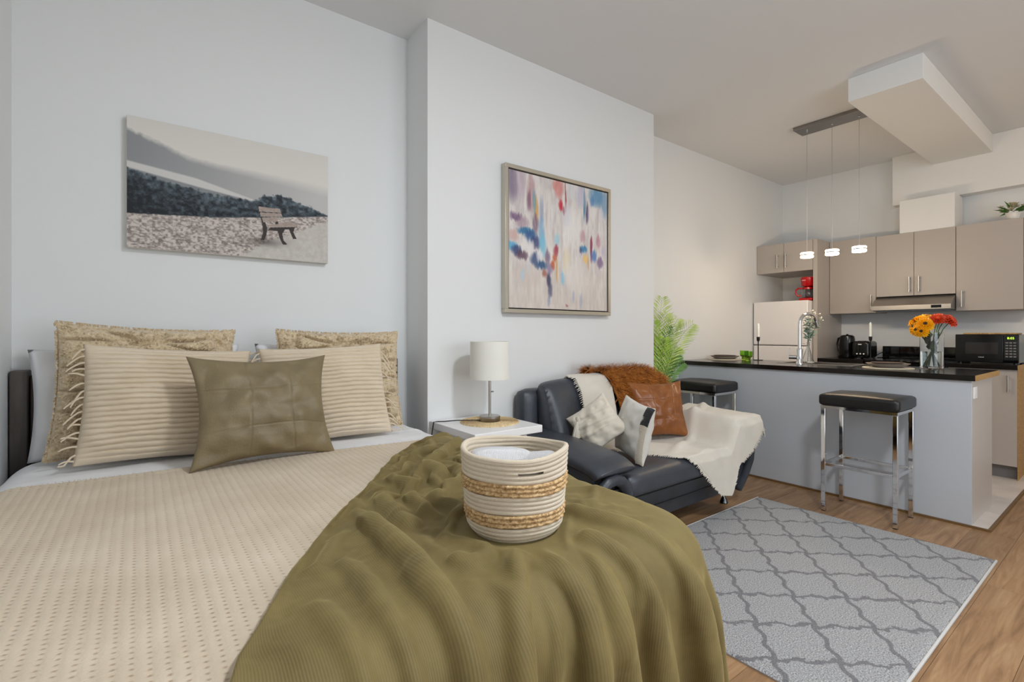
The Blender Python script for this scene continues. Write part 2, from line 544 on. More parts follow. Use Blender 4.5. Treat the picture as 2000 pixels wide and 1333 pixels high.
bed = thing('bed', (0.38, 1.63, 0), 'double bed with dark headboard, white sheet and cream coverlet', 'bed')
hb = B(-0.34, 1.11, 2.625, 2.665, 0.35, 1.0).build('headboard', 'headboard', bed, bevel=0.006)
for xa in (-0.392, 1.108): B(xa, xa + 0.052, 2.60, 2.675, 0.0, 1.02).build('headboard_post', 'headboard', bed, bevel=0.005)
B(-0.365, 1.13, 0.70, 2.60, 0.14, 0.28).build('side_rail', 'headboard', bed, bevel=0.01)
for lx in (-0.33, 1.05):
    for ly in (0.75, 2.5): B(lx, lx + 0.06, ly, ly + 0.06, 0, 0.14).build('leg', 'headboard', bed, bevel=0.004)
mt = MB()
mt.grid(lambda u, v_: wrap(BX0 + 0.0 + (BX1 - BX0) * (u * 1.36 - 0.18) , BY0 + (BY1 - BY0) * (v_ * 1.3 - 0.15), 0.675, 0.0), 80, 80)
mt.box(BX0 + 0.06, BX1 - 0.06, BY0 + 0.06, BY1 - 0.06, 0.28, 0.60)
mt.build('mattress', 'white_linen', bed)

sh = MB(); sh.uv = []
def sheet_fn(u, v_):
    a = -0.392 + u * (1.30 + 0.392); b = 1.70 + v_ * 0.885
    h = 0.008 + 0.004 * nz(a * 6, b * 9) + 0.003 * nz(a * 2, b * 30, 3)
    sh.uv.append((a, b))
    p_ = wrap(a, b, 0.683, h)
    return (max(p_[0], XL + 0.006), p_[1], p_[2])
sh.grid(sheet_fn, 130, 80)
tag(sh.build('bed_sheet', 'white_linen'), 'white cotton sheet showing under the pillows at the head of the bed', 'sheet')

def quilt_top(a): return 2.075 - 0.105 * (a + 0.38)
cv = MB(); cv.uv = []
def cover_fn(u, v_):
    a = -0.392 + u * (1.50 + 0.392); bt = quilt_top(a) + 0.006 * nz(a * 8, 1); b = 0.20 + v_ * (bt - 0.20)
    h = 0.012 + 0.003 * nz(a * 4, b * 4, 5) + 0.0007 * math.sin(a * 2 * math.pi / 0.021)
    if v_ > 0.985: h += 0.003
    cv.uv.append((a, b))
    p_ = wrap(a, b, 0.686, h)
    return (max(p_[0], XL + 0.004), p_[1], p_[2])
cv.grid(cover_fn, 260, 180)
cover = tag(cv.build('coverlet', 'coverlet'), 'cream waffle-weave coverlet with small open stitches spread over the bed', 'coverlet')
fr = MB()
for k in range(330):
    a = -0.36 + 1.46 * k / 330 + random.uniform(-.001, .001); b = quilt_top(a) - 0.002
    p0 = Vector(wrap(a, b, 0.686, 0.012)); d_ = Vector((random.uniform(-.008, .008), random.uniform(.008, .022), random.uniform(-.002, .002)))
    fr.tube([p0, p0 + d_], [0.0013, 0.0007], 3)
tag(fr.build('fringe', 'coverlet', cover), kind='stuff')

# olive throw across the foot corner of the bed, folds as ridges on the wrapped surface
RIDGES = [  # (points on the bed plane, height, width)
 ([(0.97, 1.70), (0.78, 1.49), (0.66, 1.34), (0.60, 1.30), (0.62, 1.45)], 0.028, 0.030),
 ([(0.62, 1.27), (0.56, 1.15), (0.56, 1.10)], 0.020, 0.026),
 ([(0.47, 1.22), (0.42, 1.03), (0.42, 0.89), (0.405, 0.74), (0.42, 0.62), (0.43, 0.40)], 0.034, 0.036),
 ([(0.49, 0.97), (0.47, 0.85), (0.45, 0.75), (0.47, 0.50)], -0.014, 0.026),
 ([(0.57, 0.99), (0.56, 0.89), (0.555, 0.78), (0.555, 0.60)], -0.020, 0.042),
 ([(0.63, 0.82), (0.52, 0.72), (0.49, 0.67), (0.475, 0.55), (0.47, 0.3)], 0.028, 0.030),
 ([(0.65, 0.77), (0.67, 0.69), (0.66, 0.62), (0.65, 0.45), (0.64, 0.2)], 0.030, 0.026),
 ([(0.72, 0.74), (0.735, 0.68), (0.72, 0.61), (0.73, 0.47), (0.74, 0.2)], 0.030, 0.024),
 ([(0.80, 0.74), (0.84, 0.63), (0.87, 0.50), (0.88, 0.2)], 0.026, 0.030),
 ([(0.94, 0.72), (1.00, 0.61), (1.05, 0.47), (1.07, 0.2)], 0.032, 0.032),
 ([(0.85, 0.93), (0.89, 0.82), (0.93, 0.72), (0.98, 0.62)], 0.020, 0.024),
 ([(0.92, 1.10), (1.03, 1.00), (1.06, 0.90), (1.06, 0.80)], 0.010, 0.026),
 ([(0.91, 1.00), (0.98, 0.95)], -0.010, 0.030),
 ([(1.10, 1.92), (0.86, 1.72), (0.66, 1.52), (0.49, 1.31), (0.30, 1.03), (0.20, 0.87)], 0.016, 0.022),
 ([(0.74, 1.40), (0.69, 1.24), (0.64, 1.09), (0.60, 1.02)], 0.022, 0.030),
 ([(0.34, 1.00), (0.33, 0.84), (0.32, 0.70), (0.33, 0.40)], 0.018, 0.040),
 ([(0.25, 0.89), (0.25, 0.76), (0.245, 0.60), (0.25, 0.3)], 0.014, 0.035),
 ([(1.06, 1.75), (0.92, 1.50), (0.86, 1.30), (0.88, 1.15)], 0.024, 0.030),
 ([(0.88, 1.70), (0.74, 1.56), (0.62, 1.40)], 0.022, 0.020),
 ([(1.10, 1.45), (1.00, 1.30), (0.97, 1.15)], 0.012, 0.028),
 ([(1.00, 1.84), (0.84, 1.66), (0.76, 1.60)], 0.030, 0.016),
 ([(1.08, 1.80), (0.98, 1.66), (0.86, 1.58), (0.76, 1.44), (0.74, 1.30)], 0.034, 0.018),
 ([(0.70, 1.52), (0.60, 1.38), (0.50, 1.28)], 0.024, 0.016),
 ([(0.84, 1.44), (0.80, 1.32), (0.72, 1.22), (0.60, 1.18)], 0.030, 0.018),
 ([(0.56, 1.34), (0.50, 1.18), (0.51, 1.04)], 0.026, 0.018),
 ([(0.96, 1.36), (0.90, 1.24), (0.88, 1.12)], 0.028, 0.018),
 ([(1.10, 1.20), (1.02, 1.12), (0.93, 1.05), (0.87, 1.02)], 0.012, 0.017),
 ([(1.08, 1.02), (0.98, 0.93), (0.90, 0.92)], 0.012, 0.016),
 ([(0.40, 1.14), (0.36, 0.98), (0.345, 0.86)], 0.016, 0.018),
 ([(0.60, 0.86), (0.53, 0.82), (0.49, 0.86)], 0.020, 0.017),
 ([(0.78, 0.80), (0.80, 0.70), (0.79, 0.62)], 0.020, 0.015),
 ([(0.90, 0.78), (0.95, 0.70), (0.94, 0.60), (0.95, 0.4)], 0.020, 0.016),
 ([(0.60, 0.72), (0.59, 0.60), (0.58, 0.3)], 0.018, 0.015),
 ([(0.55, 0.74), (0.545, 0.6), (0.54, 0.3)], -0.022, 0.024),
 ([(0.94, 0.64), (0.96, 0.5), (0.97, 0.25)], -0.018, 0.024),
 ([(0.78, 0.64), (0.80, 0.45), (0.80, 0.2)], -0.016, 0.022),
]
NU, NV = 150, 170
LB = [(-0.06, -0.02), (0.10, -0.01), (0.40, 0.01), (0.62, 0.035), (0.77, 0.098), (1.03, 0.262), (1.32, 0.465), (1.61, 0.675), (1.80, 0.87), (1.96, 1.10)]
lb_b = np.array([p_[0] for p_ in LB]); lb_a = np.array([p_[1] for p_ in LB])
vv, uu = np.meshgrid(np.linspace(0, 1, NV + 1), np.linspace(0, 1, NU + 1), indexing='ij')
Bb = 0.06 + vv * 1.90
Aa = np.interp(Bb, lb_b, lb_a); Aa = Aa + (1.50 - Aa) * uu
wv = 0.010 * np.sin(Bb * 9 + 1) * (1 - uu)
Aa = Aa + wv
Hh = np.full_like(Aa, 0.004)
for pts, hgt, wid in RIDGES:
    best = np.full_like(Aa, 1e9); tt = np.zeros_like(Aa)
    n = len(pts) - 1
    for k in range(n):
        (x0, y0), (x1, y1) = pts[k], pts[k + 1]
        dx, dy = x1 - x0, y1 - y0; L2 = dx * dx + dy * dy
        t = np.clip(((Aa - x0) * dx + (Bb - y0) * dy) / L2, 0, 1)
        d2 = (Aa - x0 - t * dx) ** 2 + (Bb - y0 - t * dy) ** 2
        msk = d2 < best
        best = np.where(msk, d2, best); tt = np.where(msk, (k + t) / n, tt)
    fade = np.clip(np.minimum(tt / 0.18 + 0.25, (1 - tt) / 0.18 + 0.35), 0, 1)
    g = np.exp(-(np.sqrt(best) / (wid * 0.62)) ** 1.5) * fade
    if hgt > 0: Hh = np.maximum(Hh, hgt * 1.3 * g)
    else: Hh = Hh * (1 - 0.8 * g)
bx, by, br = 0.703, 0.920, 0.118           # the basket stands here
CL_Z, CL_O = 0.686, 0.021
P = np.zeros((NV + 1, NU + 1, 3))
for j in range(NV + 1):
    for i in range(NU + 1):
        a, b = float(Aa[j, i]), float(Bb[j, i])
        P[j, i] = wrap(a, b, CL_Z, CL_O + Hh[j, i] + (0.007 * (1 + nz(a * 9, b * 9, 2)) + 0.0025 * (1 + nz(a * 24, b * 24, 4))))
def seglen(da, db): return np.sqrt(da * da + db * db)
top = np.clip((Bb - 0.70) / 0.15, 0, 1)
crum = np.exp(-(((Aa - 0.82) / 0.26) ** 2 + ((Bb - 1.42) / 0.30) ** 2)) + 0.6 * np.exp(-(((Aa - 0.98) / 0.15) ** 2 + ((Bb - 1.02) / 0.15) ** 2))
exu = 1.0 + 0.06 + 0.06 * crum; exv = 1.0 + 0.02 + 0.08 * crum
def avg(x, j, i): return 0.5 * (x[:x.shape[0] - j or None, :x.shape[1] - i or None] + x[j:, i:])
P0 = P.copy()
def rest(j, i, fu, fv):
    q0 = P0[:P0.shape[0] - j or None, :P0.shape[1] - i or None] - P0[j:, i:]
    if max(i, j) == 1: return np.maximum(rest0(j, i, fu, fv), 1.03 * np.sqrt((q0 * q0).sum(-1)))
    return rest0(j, i, fu, fv)
def rest0(j, i, fu, fv):
    da = (Aa[j:, i:] - Aa[:Aa.shape[0] - j or None, :Aa.shape[1] - i or None]); db = (Bb[j:, i:] - Bb[:Bb.shape[0] - j or None, :Bb.shape[1] - i or None])
    return seglen(da * fu, db * fv)
Lu = rest(0, 1, avg(exu, 0, 1), avg(exv, 0, 1)); Lv = rest(1, 0, avg(exu, 1, 0), avg(exv, 1, 0))
Lu2 = Lu[:, :-1] + Lu[:, 1:]; Lv2 = Lv[:-1] + Lv[1:]
Lu4 = Lu2[:, :-2] + Lu2[:, 2:]; Lv4 = Lv2[:-2] + Lv2[2:]
Ld = rest(1, 1, avg(exu, 1, 1), avg(exv, 1, 1))
dae = Aa[1:, :-1] - Aa[:-1, 1:]; dbe = Bb[1:, :-1] - Bb[:-1, 1:]
Le = np.maximum(seglen(dae * exu[1:, 1:], dbe * exv[1:, 1:]), 1.02 * np.sqrt(((P0[1:, :-1] - P0[:-1, 1:]) ** 2).sum(-1)))
Wt = np.ones((NV + 1, NU + 1)); Wt[:, 0] = 0.0; Wt[-1, :] = 0.15
edgeP = P[:, 0].copy()
def con(A, C, L, k):
    d_ = P[C] - P[A]; l_ = np.sqrt((d_ * d_).sum(-1)) + 1e-9
    wa, wc = Wt[A], Wt[C]; ws = wa + wc; ws[ws == 0] = 1
    cr = (k * (l_ - L) / l_ / ws)[..., None] * d_
    P[A] += cr * wa[..., None]; P[C] -= cr * wc[..., None]
S_ = slice
def collide(fr):
    cx = np.clip(P[..., 0], BX0 + WR, BX1 - WR); cy = np.clip(P[..., 1], BY0 + WR, BY1 - WR)
    vx, vy = P[..., 0] - cx, P[..., 1] - cy; r = np.hypot(vx, vy) + 1e-9; nx, ny = vx / r, vy / r
    qr = r - (WR - RHO); qz = P[..., 2] - (CL_Z - RHO)
    q1, q2 = np.maximum(qr, 0), np.maximum(qz, 0); hy_ = np.hypot(q1, q2)
    flat_ = hy_ < 1e-6
    gr = np.where(flat_, 0, q1 / np.maximum(hy_, 1e-6)); gz = np.where(flat_, 1, q2 / np.maximum(hy_, 1e-6))
    pen = np.maximum(CL_O - (hy_ - RHO), 0)
    hit = pen > 0
    P[..., 0] += pen * gr * nx; P[..., 1] += pen * gr * ny; P[..., 2] += pen * gz
    # the basket: flat underneath, cloth pushed outwards around it
    dx, dy = P[..., 0] - bx, P[..., 1] - by; rb = np.hypot(dx, dy) + 1e-9
    und = rb < 0.100
    P[..., 2] = np.where(und, np.minimum(P[..., 2], CL_Z + CL_O + 0.0005), P[..., 2])
    wall = (rb >= 0.100) & (rb < 0.121) & (P[..., 2] > CL_Z + CL_O + 0.004)
    k_ = np.where(wall, 0.121 / rb, 1.0)
    P[..., 0] = bx + dx * k_; P[..., 1] = by + dy * k_
    return hit
V_ = np.zeros_like(P)
for it in range(70):
    Q = P.copy()
    V_ *= 0.86; V_[..., 2] -= 0.00013; P += V_ * Wt[..., None]
    for sub in range(7):
        for o in (0, 1):
            A_ = (S_(None), S_(o, NU, 2)); C_ = (S_(None), S_(o + 1, NU + 1, 2)); con(A_, C_, Lu[:, o::2], 0.9)
            A_ = (S_(o, NV, 2), S_(None)); C_ = (S_(o + 1, NV + 1, 2), S_(None)); con(A_, C_, Lv[o::2], 0.9)
        con((S_(0, -1), S_(0, -1)), (S_(1, None), S_(1, None)), Ld, 0.10)
        con((S_(0, -1), S_(1, None)), (S_(1, None), S_(0, -1)), Le, 0.10)
        con((S_(None), S_(0, -2)), (S_(None), S_(2, None)), Lu2, 0.06)
        con((S_(0, -2), S_(None)), (S_(2, None), S_(None)), Lv2, 0.06)
        con((S_(None), S_(0, -4)), (S_(None), S_(4, None)), Lu4, 0.015)
        con((S_(0, -4), S_(None)), (S_(4, None), S_(None)), Lv4, 0.015)
        hit = collide(0)
        P[hit, :2] = Q[hit, :2] + 0.25 * (P[hit, :2] - Q[hit, :2])
    V_ = P - Q
    V_[hit] *= 0.35
bt = MB(); bt.uv = [(float(a), float(b)) for a, b in zip(Aa.ravel(), Bb.ravel())]
bt.v = [tuple(c) for c in P.reshape(-1, 3).tolist()]
for j in range(NV):
    for i in range(NU):
        k = j * (NU + 1) + i; bt.f.append((k, k + 1, k + NU + 2, k + NU + 1))
blanket = tag(bt.build('throw_blanket', 'olive_velour', angle=180), 'olive green velour throw rumpled over the foot corner of the bed', 'blanket')
md = blanket.modifiers.new('smooth', 'SMOOTH'); md.factor = 0.5; md.iterations = 2
md = blanket.modifiers.new('subdivide', 'SUBSURF'); md.levels = 1; md.render_levels = 1
md = blanket.modifiers.new('thickness', 'SOLIDIFY'); md.thickness = 0.005; md.offset = 0

# ------------------------------------------------------------------ cushions
def cushion(wd, ht, th, nx, ny, pinch=0.07, p=0.42, disp=None, back=True, sag=0.0, wr=0.004, seed=0):
    mb = MB(); uvs = []
    def pos(u, v_, side):
        k = max(0.0, (1 - u * u) * (1 - v_ * v_))
        x = wd / 2 * u * (1 - pinch * (1 - v_ * v_)); z = ht / 2 * v_ * (1 - pinch * (1 - u * u))
        y = -side * (th / 2) * k ** p
        edge = min(1.0, k * 6)
        y += -side * edge * wr * nz(u * 3 + seed, v_ * 3, side * 5) * 2
        if disp and side > 0: y -= disp(u, v_) * edge
        if v_ < 0: y *= 1 + sag * v_ * v_
        return (x, y, z + ht / 2)
    mb.grid(lambda a, b: pos(2 * a - 1, 2 * b - 1, 1), nx, ny)
    mb.grid(lambda a, b: pos(2 * a - 1, 2 * b - 1, -1), nx, ny)
    # weld the two rims
    o2 = (nx + 1) * (ny + 1); remap = {}
    for j in range(ny + 1):
        for i in range(nx + 1):
            if i in (0, nx) or j in (0, ny): remap[o2 + j * (nx + 1) + i] = j * (nx + 1) + i
    keep = [k for k in range(len(mb.v)) if k not in remap]
    new = {k: q_ for q_, k in enumerate(keep)}
    mb.f = [tuple(new[remap.get(i, i)] for i in f) for f in mb.f]
    mb.v = [mb.v[k] for k in keep]
    return mb
def pose(o, loc, yaw=0, tilt=0, roll=0):
    m_ = Matrix.Translation(loc) @ Matrix.Rotation(R(yaw), 4, 'Z') @ Matrix.Rotation(R(-tilt), 4, 'X') @ Matrix.Rotation(R(roll), 4, 'Y')
    o.matrix_world = m_.copy()
    o.location = m_.to_translation(); o.rotation_euler = m_.to_euler()
    return o
def empty_posed(name, loc, yaw, tilt, roll, label, cat, group=None):
    o = thing(name, loc, label, cat, group); pose(o, loc, yaw, tilt, roll); return o

BED = 0.700
for xx, lab, rl, sd in ((0.02, 'a', -1, 1), (0.77, 'b', 1, 4)):
    o = cushion(0.70, 0.42, 0.13, 40, 30, 0.05, 0.4, wr=0.010, seed=sd).build('white_pillow', 'white_linen', local=True, angle=180)
    pose(o, (xx, 2.50, BED - 0.008), 0, 9, rl)
    o['category'] = 'pillow'; o['label'] = lab
wp = [o for o in bpy.data.objects if o.name.startswith('white_pillow')]
wp[0]['label'] = 'plain white bed pillow farthest from the lamp table, behind the cushions'
wp[1]['label'] = 'plain white bed pillow behind the cushions nearest the lamp table'

SEEDS = [(-0.8, 0.86, 2.2, .30), (-0.75, 0.5, 1.5, .5), (-0.72, 0.16, 1.5, .5), (-0.7, -0.2, 1.5, .5), (-0.86, -0.62, .5, 1.2), (-0.5, -0.62, .6, 1.3), (-0.72, -0.93, 1.4, .4),
         (-0.2, 0.9, 1.6, .35), (0.0, 0.55, 1.6, .4), (0.35, 0.9, 1.2, .4), (0.62, 0.78, 1.2, .4), (0.88, 0.8, .9, .4), (0.82, 0.3, .35, 1.3), (0.6, 0.1, .4, 1.3), (0.86, -0.3, .8, .5), (0.8, -0.6, 1.0, .35), (0.8, -0.88, 1.0, .3), (0.1, 0.0, 1.4, .5), (0.0, -0.5, 1.4, .5)]
def sherpa_disp(flip, sd):
    def f(u, v_):
        u2 = -u if flip else u
        u2 += 0.06 * nz(u * 3, v_ * 3, sd); v2 = v_ + 0.06 * nz(u * 3, v_ * 3, sd + 9)
        ds = sorted(((u2 - a) / sx) ** 2 + ((v2 - b) / sy) ** 2 for a, b, sx, sy in SEEDS)
        g = math.sqrt(ds[1]) - math.sqrt(ds[0])
        return 0.032 * (1 - math.exp(-(g / 0.09) ** 2)) - .010 + 0.0045 * nz(u * 42, v_ * 42, sd) + 0.003 * nz(u * 80, v_ * 80, sd)
    return f
def loops(mb_edge, name, parent, mat): return mb_edge.build(name, mat, parent, local=True)
def sherpa(loc, yaw, tilt, roll, flip, sd, label, wd=0.58, ht=0.50):
    t = empty_posed('tufted_pillow', loc, yaw, tilt, roll, label, 'pillow', 'tufted sherpa pillows on the bed')
    cushion(wd, ht, 0.13, 150, 130, 0.06, 0.46, sherpa_disp(flip, sd), wr=0.004, seed=sd).build('cover', 'sherpa', t, local=True, angle=180)
    tf = MB(); rnd = random.Random(sd)
    for k in range(2600):          # looped pile standing up from the edge and face
        if k < 900:
            e = rnd.choice('lrtb'); s_ = rnd.uniform(-1, 1)
            u, v_ = {'l': (-1, s_), 'r': (1, s_), 't': (s_, 1), 'b': (s_, -1)}[e]
        else: u, v_ = rnd.uniform(-.97, .97), rnd.uniform(-.97, .97)
        kk = max(0.0, (1 - u * u) * (1 - v_ * v_)); ed = min(1, kk * 6)
        x = wd / 2 * u * (1 - 0.06 * (1 - v_ * v_)); z = ht / 2 * v_ * (1 - 0.06 * (1 - u * u)) + ht / 2
        y = -0.065 * kk ** 0.46 - sherpa_disp(flip, sd)(u, v_) * ed
        d_ = Vector((u * (1 - ed) + rnd.uniform(-.5, .5), -0.5 - ed * .5 + rnd.uniform(-.3, .3), v_ * (1 - ed) + rnd.uniform(-.5, .5))).normalized()
        p0 = Vector((x, y, z)); q_ = d_.orthogonal().normalized() * 0.004
        tf.tube([p0 - d_ * .003, p0 + d_ * 0.007 + q_, p0 + d_ * 0.003 + q_ * 2], [0.0026, 0.0024, 0.0016], 4)
    tag(tf.build('pile', 'sherpa', t, local=True), kind='stuff')
    return t
sherpa((0.02, 2.385, BED - .004), 3, 10, 3, False, 2, 'beige tufted sherpa pillow farthest from the lamp table, behind a fringed ribbed pillow')
sherpa((0.78, 2.37, BED), -3, 11, 1, True, 6, 'beige tufted sherpa pillow behind the ribbed pillow beside the lamp table', 0.58, 0.48)

def rib_disp(N, sd):
    def f(u, v_):
        ph = (v_ + 1) / 2 * N + 0.12 * nz(u * 9, v_ * 14, sd) + 0.25 * nz(u * 1.6, v_ * 3, sd + 3)
        return 0.0125 * abs(math.sin(math.pi * ph)) ** 0.55 - 0.005
    return f
def ribbed(loc, yaw, tilt, roll, sd, label, wd=0.55, ht=0.44, sides=(-1, 1)):
    t = empty_posed('ribbed_pillow', loc, yaw, tilt, roll, label, 'pillow', 'ribbed cream pillows on the bed')
    cushion(wd, ht, 0.19, 60, 240, 0.055, 0.50, rib_disp(22, sd), wr=0.004, seed=sd).build('cover', 'cream_rib', t, local=True, angle=180)
    f = MB(); rnd = random.Random(sd)
    for side in sides:
        for k in range(17):
            v_ = -0.92 + 1.84 * k / 16; x = side * wd / 2 * (1 - 0.05 * (1 - v_ * v_)); z = ht / 2 * v_ + ht / 2
            L = rnd.uniform(.04, .075); ang = rnd.uniform(-0.9, 0.5)
            pts = [(x - side * .01, 0, z)]
            for q_ in range(1, 6):
                s_ = q_ / 5
                pts.append((x + side * L * s_ * math.cos(ang) * .8, -0.012 * s_ + rnd.uniform(-.003, .003), z + L * s_ * math.sin(ang) - 0.02 * s_ * s_))
            pts = [(a, b, max(c, 0.004)) for a, b, c in pts]
            f.tube(pts, [0.0035, .0034, .0032, .003, .0028, .002], 5)
    tag(f.build('fringe', 'cream_rib', t, local=True), kind='stuff')
    return t
ribbed((0.085, 2.215, BED - 0.004), 4, 15, 4, 1, 'cream horizontally ribbed pillow farthest from the lamp table, with knotted fringe', 0.54, 0.425)
ribbed((0.665, 2.165, BED - 0.002), -5, 17, -2, 5, 'cream horizontally ribbed pillow leaning on the tufted pillow next to the lamp table', 0.53, 0.425)

# olive leather cushion: nine patches with sunk seams
def patch_disp(lines_u, lines_v, depth, wid, sd):
    def f(u, v_):
        d_ = 0.0
        for a in lines_u: d_ += math.exp(-((u - a - 0.012 * nz(v_ * 2, a)) / wid) ** 2)
        for b in lines_v: d_ += math.exp(-((v_ - b - 0.03 * math.sin(u * 2) * 0.5) / wid) ** 2)
        crn = 0.016 * math.sin(9 * math.atan2(v_, u) + sd) * max(0, (abs(u) * abs(v_)) - .35) * 2
        return -depth * min(d_, 1) + crn + 0.003 * nz(u * 5, v_ * 5, sd)
    return f
olc = empty_posed('leather_cushion', (0.37, 1.945, BED - 0.004), 3, 20, 1.0, 'olive leather patchwork cushion propped in front of the ribbed pillows', 'cushion')
cushion(0.485, 0.405, 0.15, 150, 140, 0.14, 0.46, patch_disp((-0.28, 0.36), (-0.42, 0.34), 0.0026, 0.013, 1), wr=0.009, seed=11).build('cover', 'olive_leather', olc, local=True, angle=180)

# ------------------------------------------------------------------ pictures
def raster_panel(mb_img, x0, x1, z0, z1, y, name, mat, parent):
    H_, W_ = mb_img.shape[:2]
    me = bpy.data.meshes.new(name)
    xs = np.linspace(x0, x1, W_); zs = np.linspace(z1, z0, H_)
    gx, gz = np.meshgrid(xs, zs)
    off = parent.location
    vs = np.stack([gx - off.x, np.full_like(gx, y - off.y), gz - off.z], -1).reshape(-1, 3)
    idx = np.arange(H_ * W_).reshape(H_, W_)
    fs = np.stack([idx[:-1, :-1], idx[1:, :-1], idx[1:, 1:], idx[:-1, 1:]], -1).reshape(-1, 4)
    me.from_pydata(vs.tolist(), [], fs.tolist()); me.update()
    at_ = me.color_attributes.new('Col', 'FLOAT_COLOR', 'POINT')
    c = np.clip(mb_img, 0, 255) / 255.0
    c = np.where(c <= 0.04045, c / 12.92, ((c + 0.055) / 1.055) ** 2.4)
    rgba = np.concatenate([c, np.ones((H_, W_, 1))], -1).astype(np.float32)
    at_.data.foreach_set('color', rgba.ravel())
    me.materials.append(M[mat].m)
    o = bpy.data.objects.new(name, me); o.parent = parent; COL.objects.link(o)
    return o
rng = np.random.default_rng(5)
def vnoise(H_, W_, fy, fx, sd):
    g = np.random.default_rng(sd).random((int(fy) + 3, int(fx) + 3))
    y_ = np.linspace(0, fy, H_); x_ = np.linspace(0, fx, W_)
    yi = y_.astype(int); xi = x_.astype(int); ty = (y_ - yi)[:, None]; tx = (x_ - xi)[None, :]
    ty = ty * ty * (3 - 2 * ty); tx = tx * tx * (3 - 2 * tx)
    a = g[np.ix_(yi, xi)]; b = g[np.ix_(yi, xi + 1)]; c = g[np.ix_(yi + 1, xi)]; d_ = g[np.ix_(yi + 1, xi + 1)]
    return (a * (1 - tx) + b * tx) * (1 - ty) + (c * (1 - tx) + d_ * tx) * ty
def fbm(H_, W_, fy, fx, sd, oct_=4):
    o = 0; am = 1; tot = 0
    for k in range(oct_):
        o = o + am * vnoise(H_, W_, fy * 2 ** k, fx * 2 ** k, sd + k); tot += am; am *= 0.55
    return o / tot

HI, WI = 250, 380
T, S = np.meshgrid(np.linspace(0, 1, HI), np.linspace(0, 1, WI), indexing='ij')
def lerp3(a, b, t): return np.array(a) * (1 - t[..., None]) + np.array(b) * t[..., None]
def paint(img, mask, col): return img * (1 - mask[..., None]) + col * mask[..., None]
def edge(val, soft): return np.clip(val / soft + 0.5, 0, 1)
img = lerp3((214, 211, 206), (224, 220, 214), T * 2)
nA = fbm(HI, WI, 10, 14, 3); nB = fbm(HI, WI, 40, 55, 9); nC = fbm(HI, WI, 90, 90, 21, 3)
rid = np.interp(S, [0, .1, .17, .26, .41, .6, .8, 1], [.105, .155, .195, .25, .275, .29, .31, .335]) + (nB - .5) * .035 * np.clip(1 - S * 1.8, 0.15, 1)
hillc = lerp3((138, 140, 144), (192, 191, 190), np.clip(S * 1.0 + (T - .35) * .25 + .05, 0, 1))
img = paint(img, edge(T - rid, .03 + .08 * S), hillc)
st0 = np.interp(S, [0, .3, .58, 1], [.345, .40, .505, .62]); st1 = np.interp(S, [0, .3, .58, 1], [.395, .465, .52, .62])
img = paint(img, edge(T - st1, .01), lerp3((118, 122, 126), (150, 153, 155), nA))
img = paint(img, edge(T - st0, .012) * edge(st1 - T, .012), np.broadcast_to(np.array((205, 204, 202)), img.shape))
tr = np.interp(S, [0, .08, .17, .35, .5, .58, .64, .70, .78, .9, 1], [.40, .425, .46, .505, .52, .515, .46, .43, .455, .50, .555]) + (nB - .5) * .05
tb = np.interp(S, [0, .38, .6, 1], [.746, .70, .655, .566]) + (nB - .5) * .012
tcol = lerp3((22, 28, 34), (104, 118, 128), np.clip(nB * 1.5 - .35 + (tr + .09 - T) * 2.2, 0, 1))
img = paint(img, edge(T - tr, .015) * edge(tb - T, .01), tcol)
fcol = lerp3((124, 114, 110), (208, 198, 192), np.clip((nC - .5) * 2.2 + .62 + .15 * (nA - .5), 0, 1))
img = paint(img, edge(T - tb, .008), fcol)
pth = np.interp(S, [.5, .632, 1], [1.02, .875, .61])
img = paint(img, edge(T - pth, .02) * (S > .5), lerp3((182, 177, 171), (208, 204, 199), nB))
def poly_mask(pts):
    ins = np.zeros_like(S, dtype=bool); n = len(pts)
    for i in range(n):
        (x0, y0), (x1, y1) = pts[i], pts[(i + 1) % n]
        if abs(y1 - y0) < 1e-9: continue
        cr = ((y0 > T) != (y1 > T)) & (S < (x1 - x0) * (T - y0) / (y1 - y0) + x0)
        ins ^= cr
    return ins.astype(float)
def flat(c): return np.broadcast_to(np.array(c, dtype=float), img.shape)
img = paint(img, .55 * np.exp(-(((S - .64) / .10) ** 2 + ((T - .86) / .035) ** 2)), flat((70, 62, 58)))
for pts in ([(.67, .721), (.808, .693), (.8, .716), (.749, .73), (.734, .773), (.741, .83), (.762, .862), (.738, .868), (.721, .822), (.709, .755), (.656, .752)],
            [(.767, .71), (.806, .694), (.796, .746), (.815, .805), (.794, .808), (.778, .749)],
            [(.602, .569), (.61, .562), (.642, .692), (.652, .741), (.647, .799), (.635, .847), (.617, .844), (.629, .779), (.624, .701)]):
    img = paint(img, poly_mask(pts), flat((56, 50, 48)))
for pts in ([(.604, .555), (.721, .554), (.727, .587), (.609, .6)], [(.612, .607), (.728, .592), (.735, .62), (.617, .643)], [(.622, .651), (.705, .628), (.709, .668), (.631, .69)], [(.65, .71), (.763, .655), (.826, .673), (.808, .697), (.67, .727)]):
    img = paint(img, poly_mask(pts), lerp3((146, 132, 124), (182, 168, 160), nC))
img = paint(img, poly_mask([(.695, .672), (.712, .668), (.712, .690), (.695, .692)]), flat((50, 45, 43)))
pc = thing('canvas_print', (0.37, 2.665, 1.528), 'canvas print of an empty park bench by a misty field, above the bed', 'picture')
B(-0.047, 0.788, 2.647, 2.685, 1.528, 2.092).build('stretcher', 'canvas_edge', pc, bevel=0.003)
raster_panel(img, -0.0455, 0.7865, 1.5295, 2.0905, 2.6462, 'print', 'printed', pc)

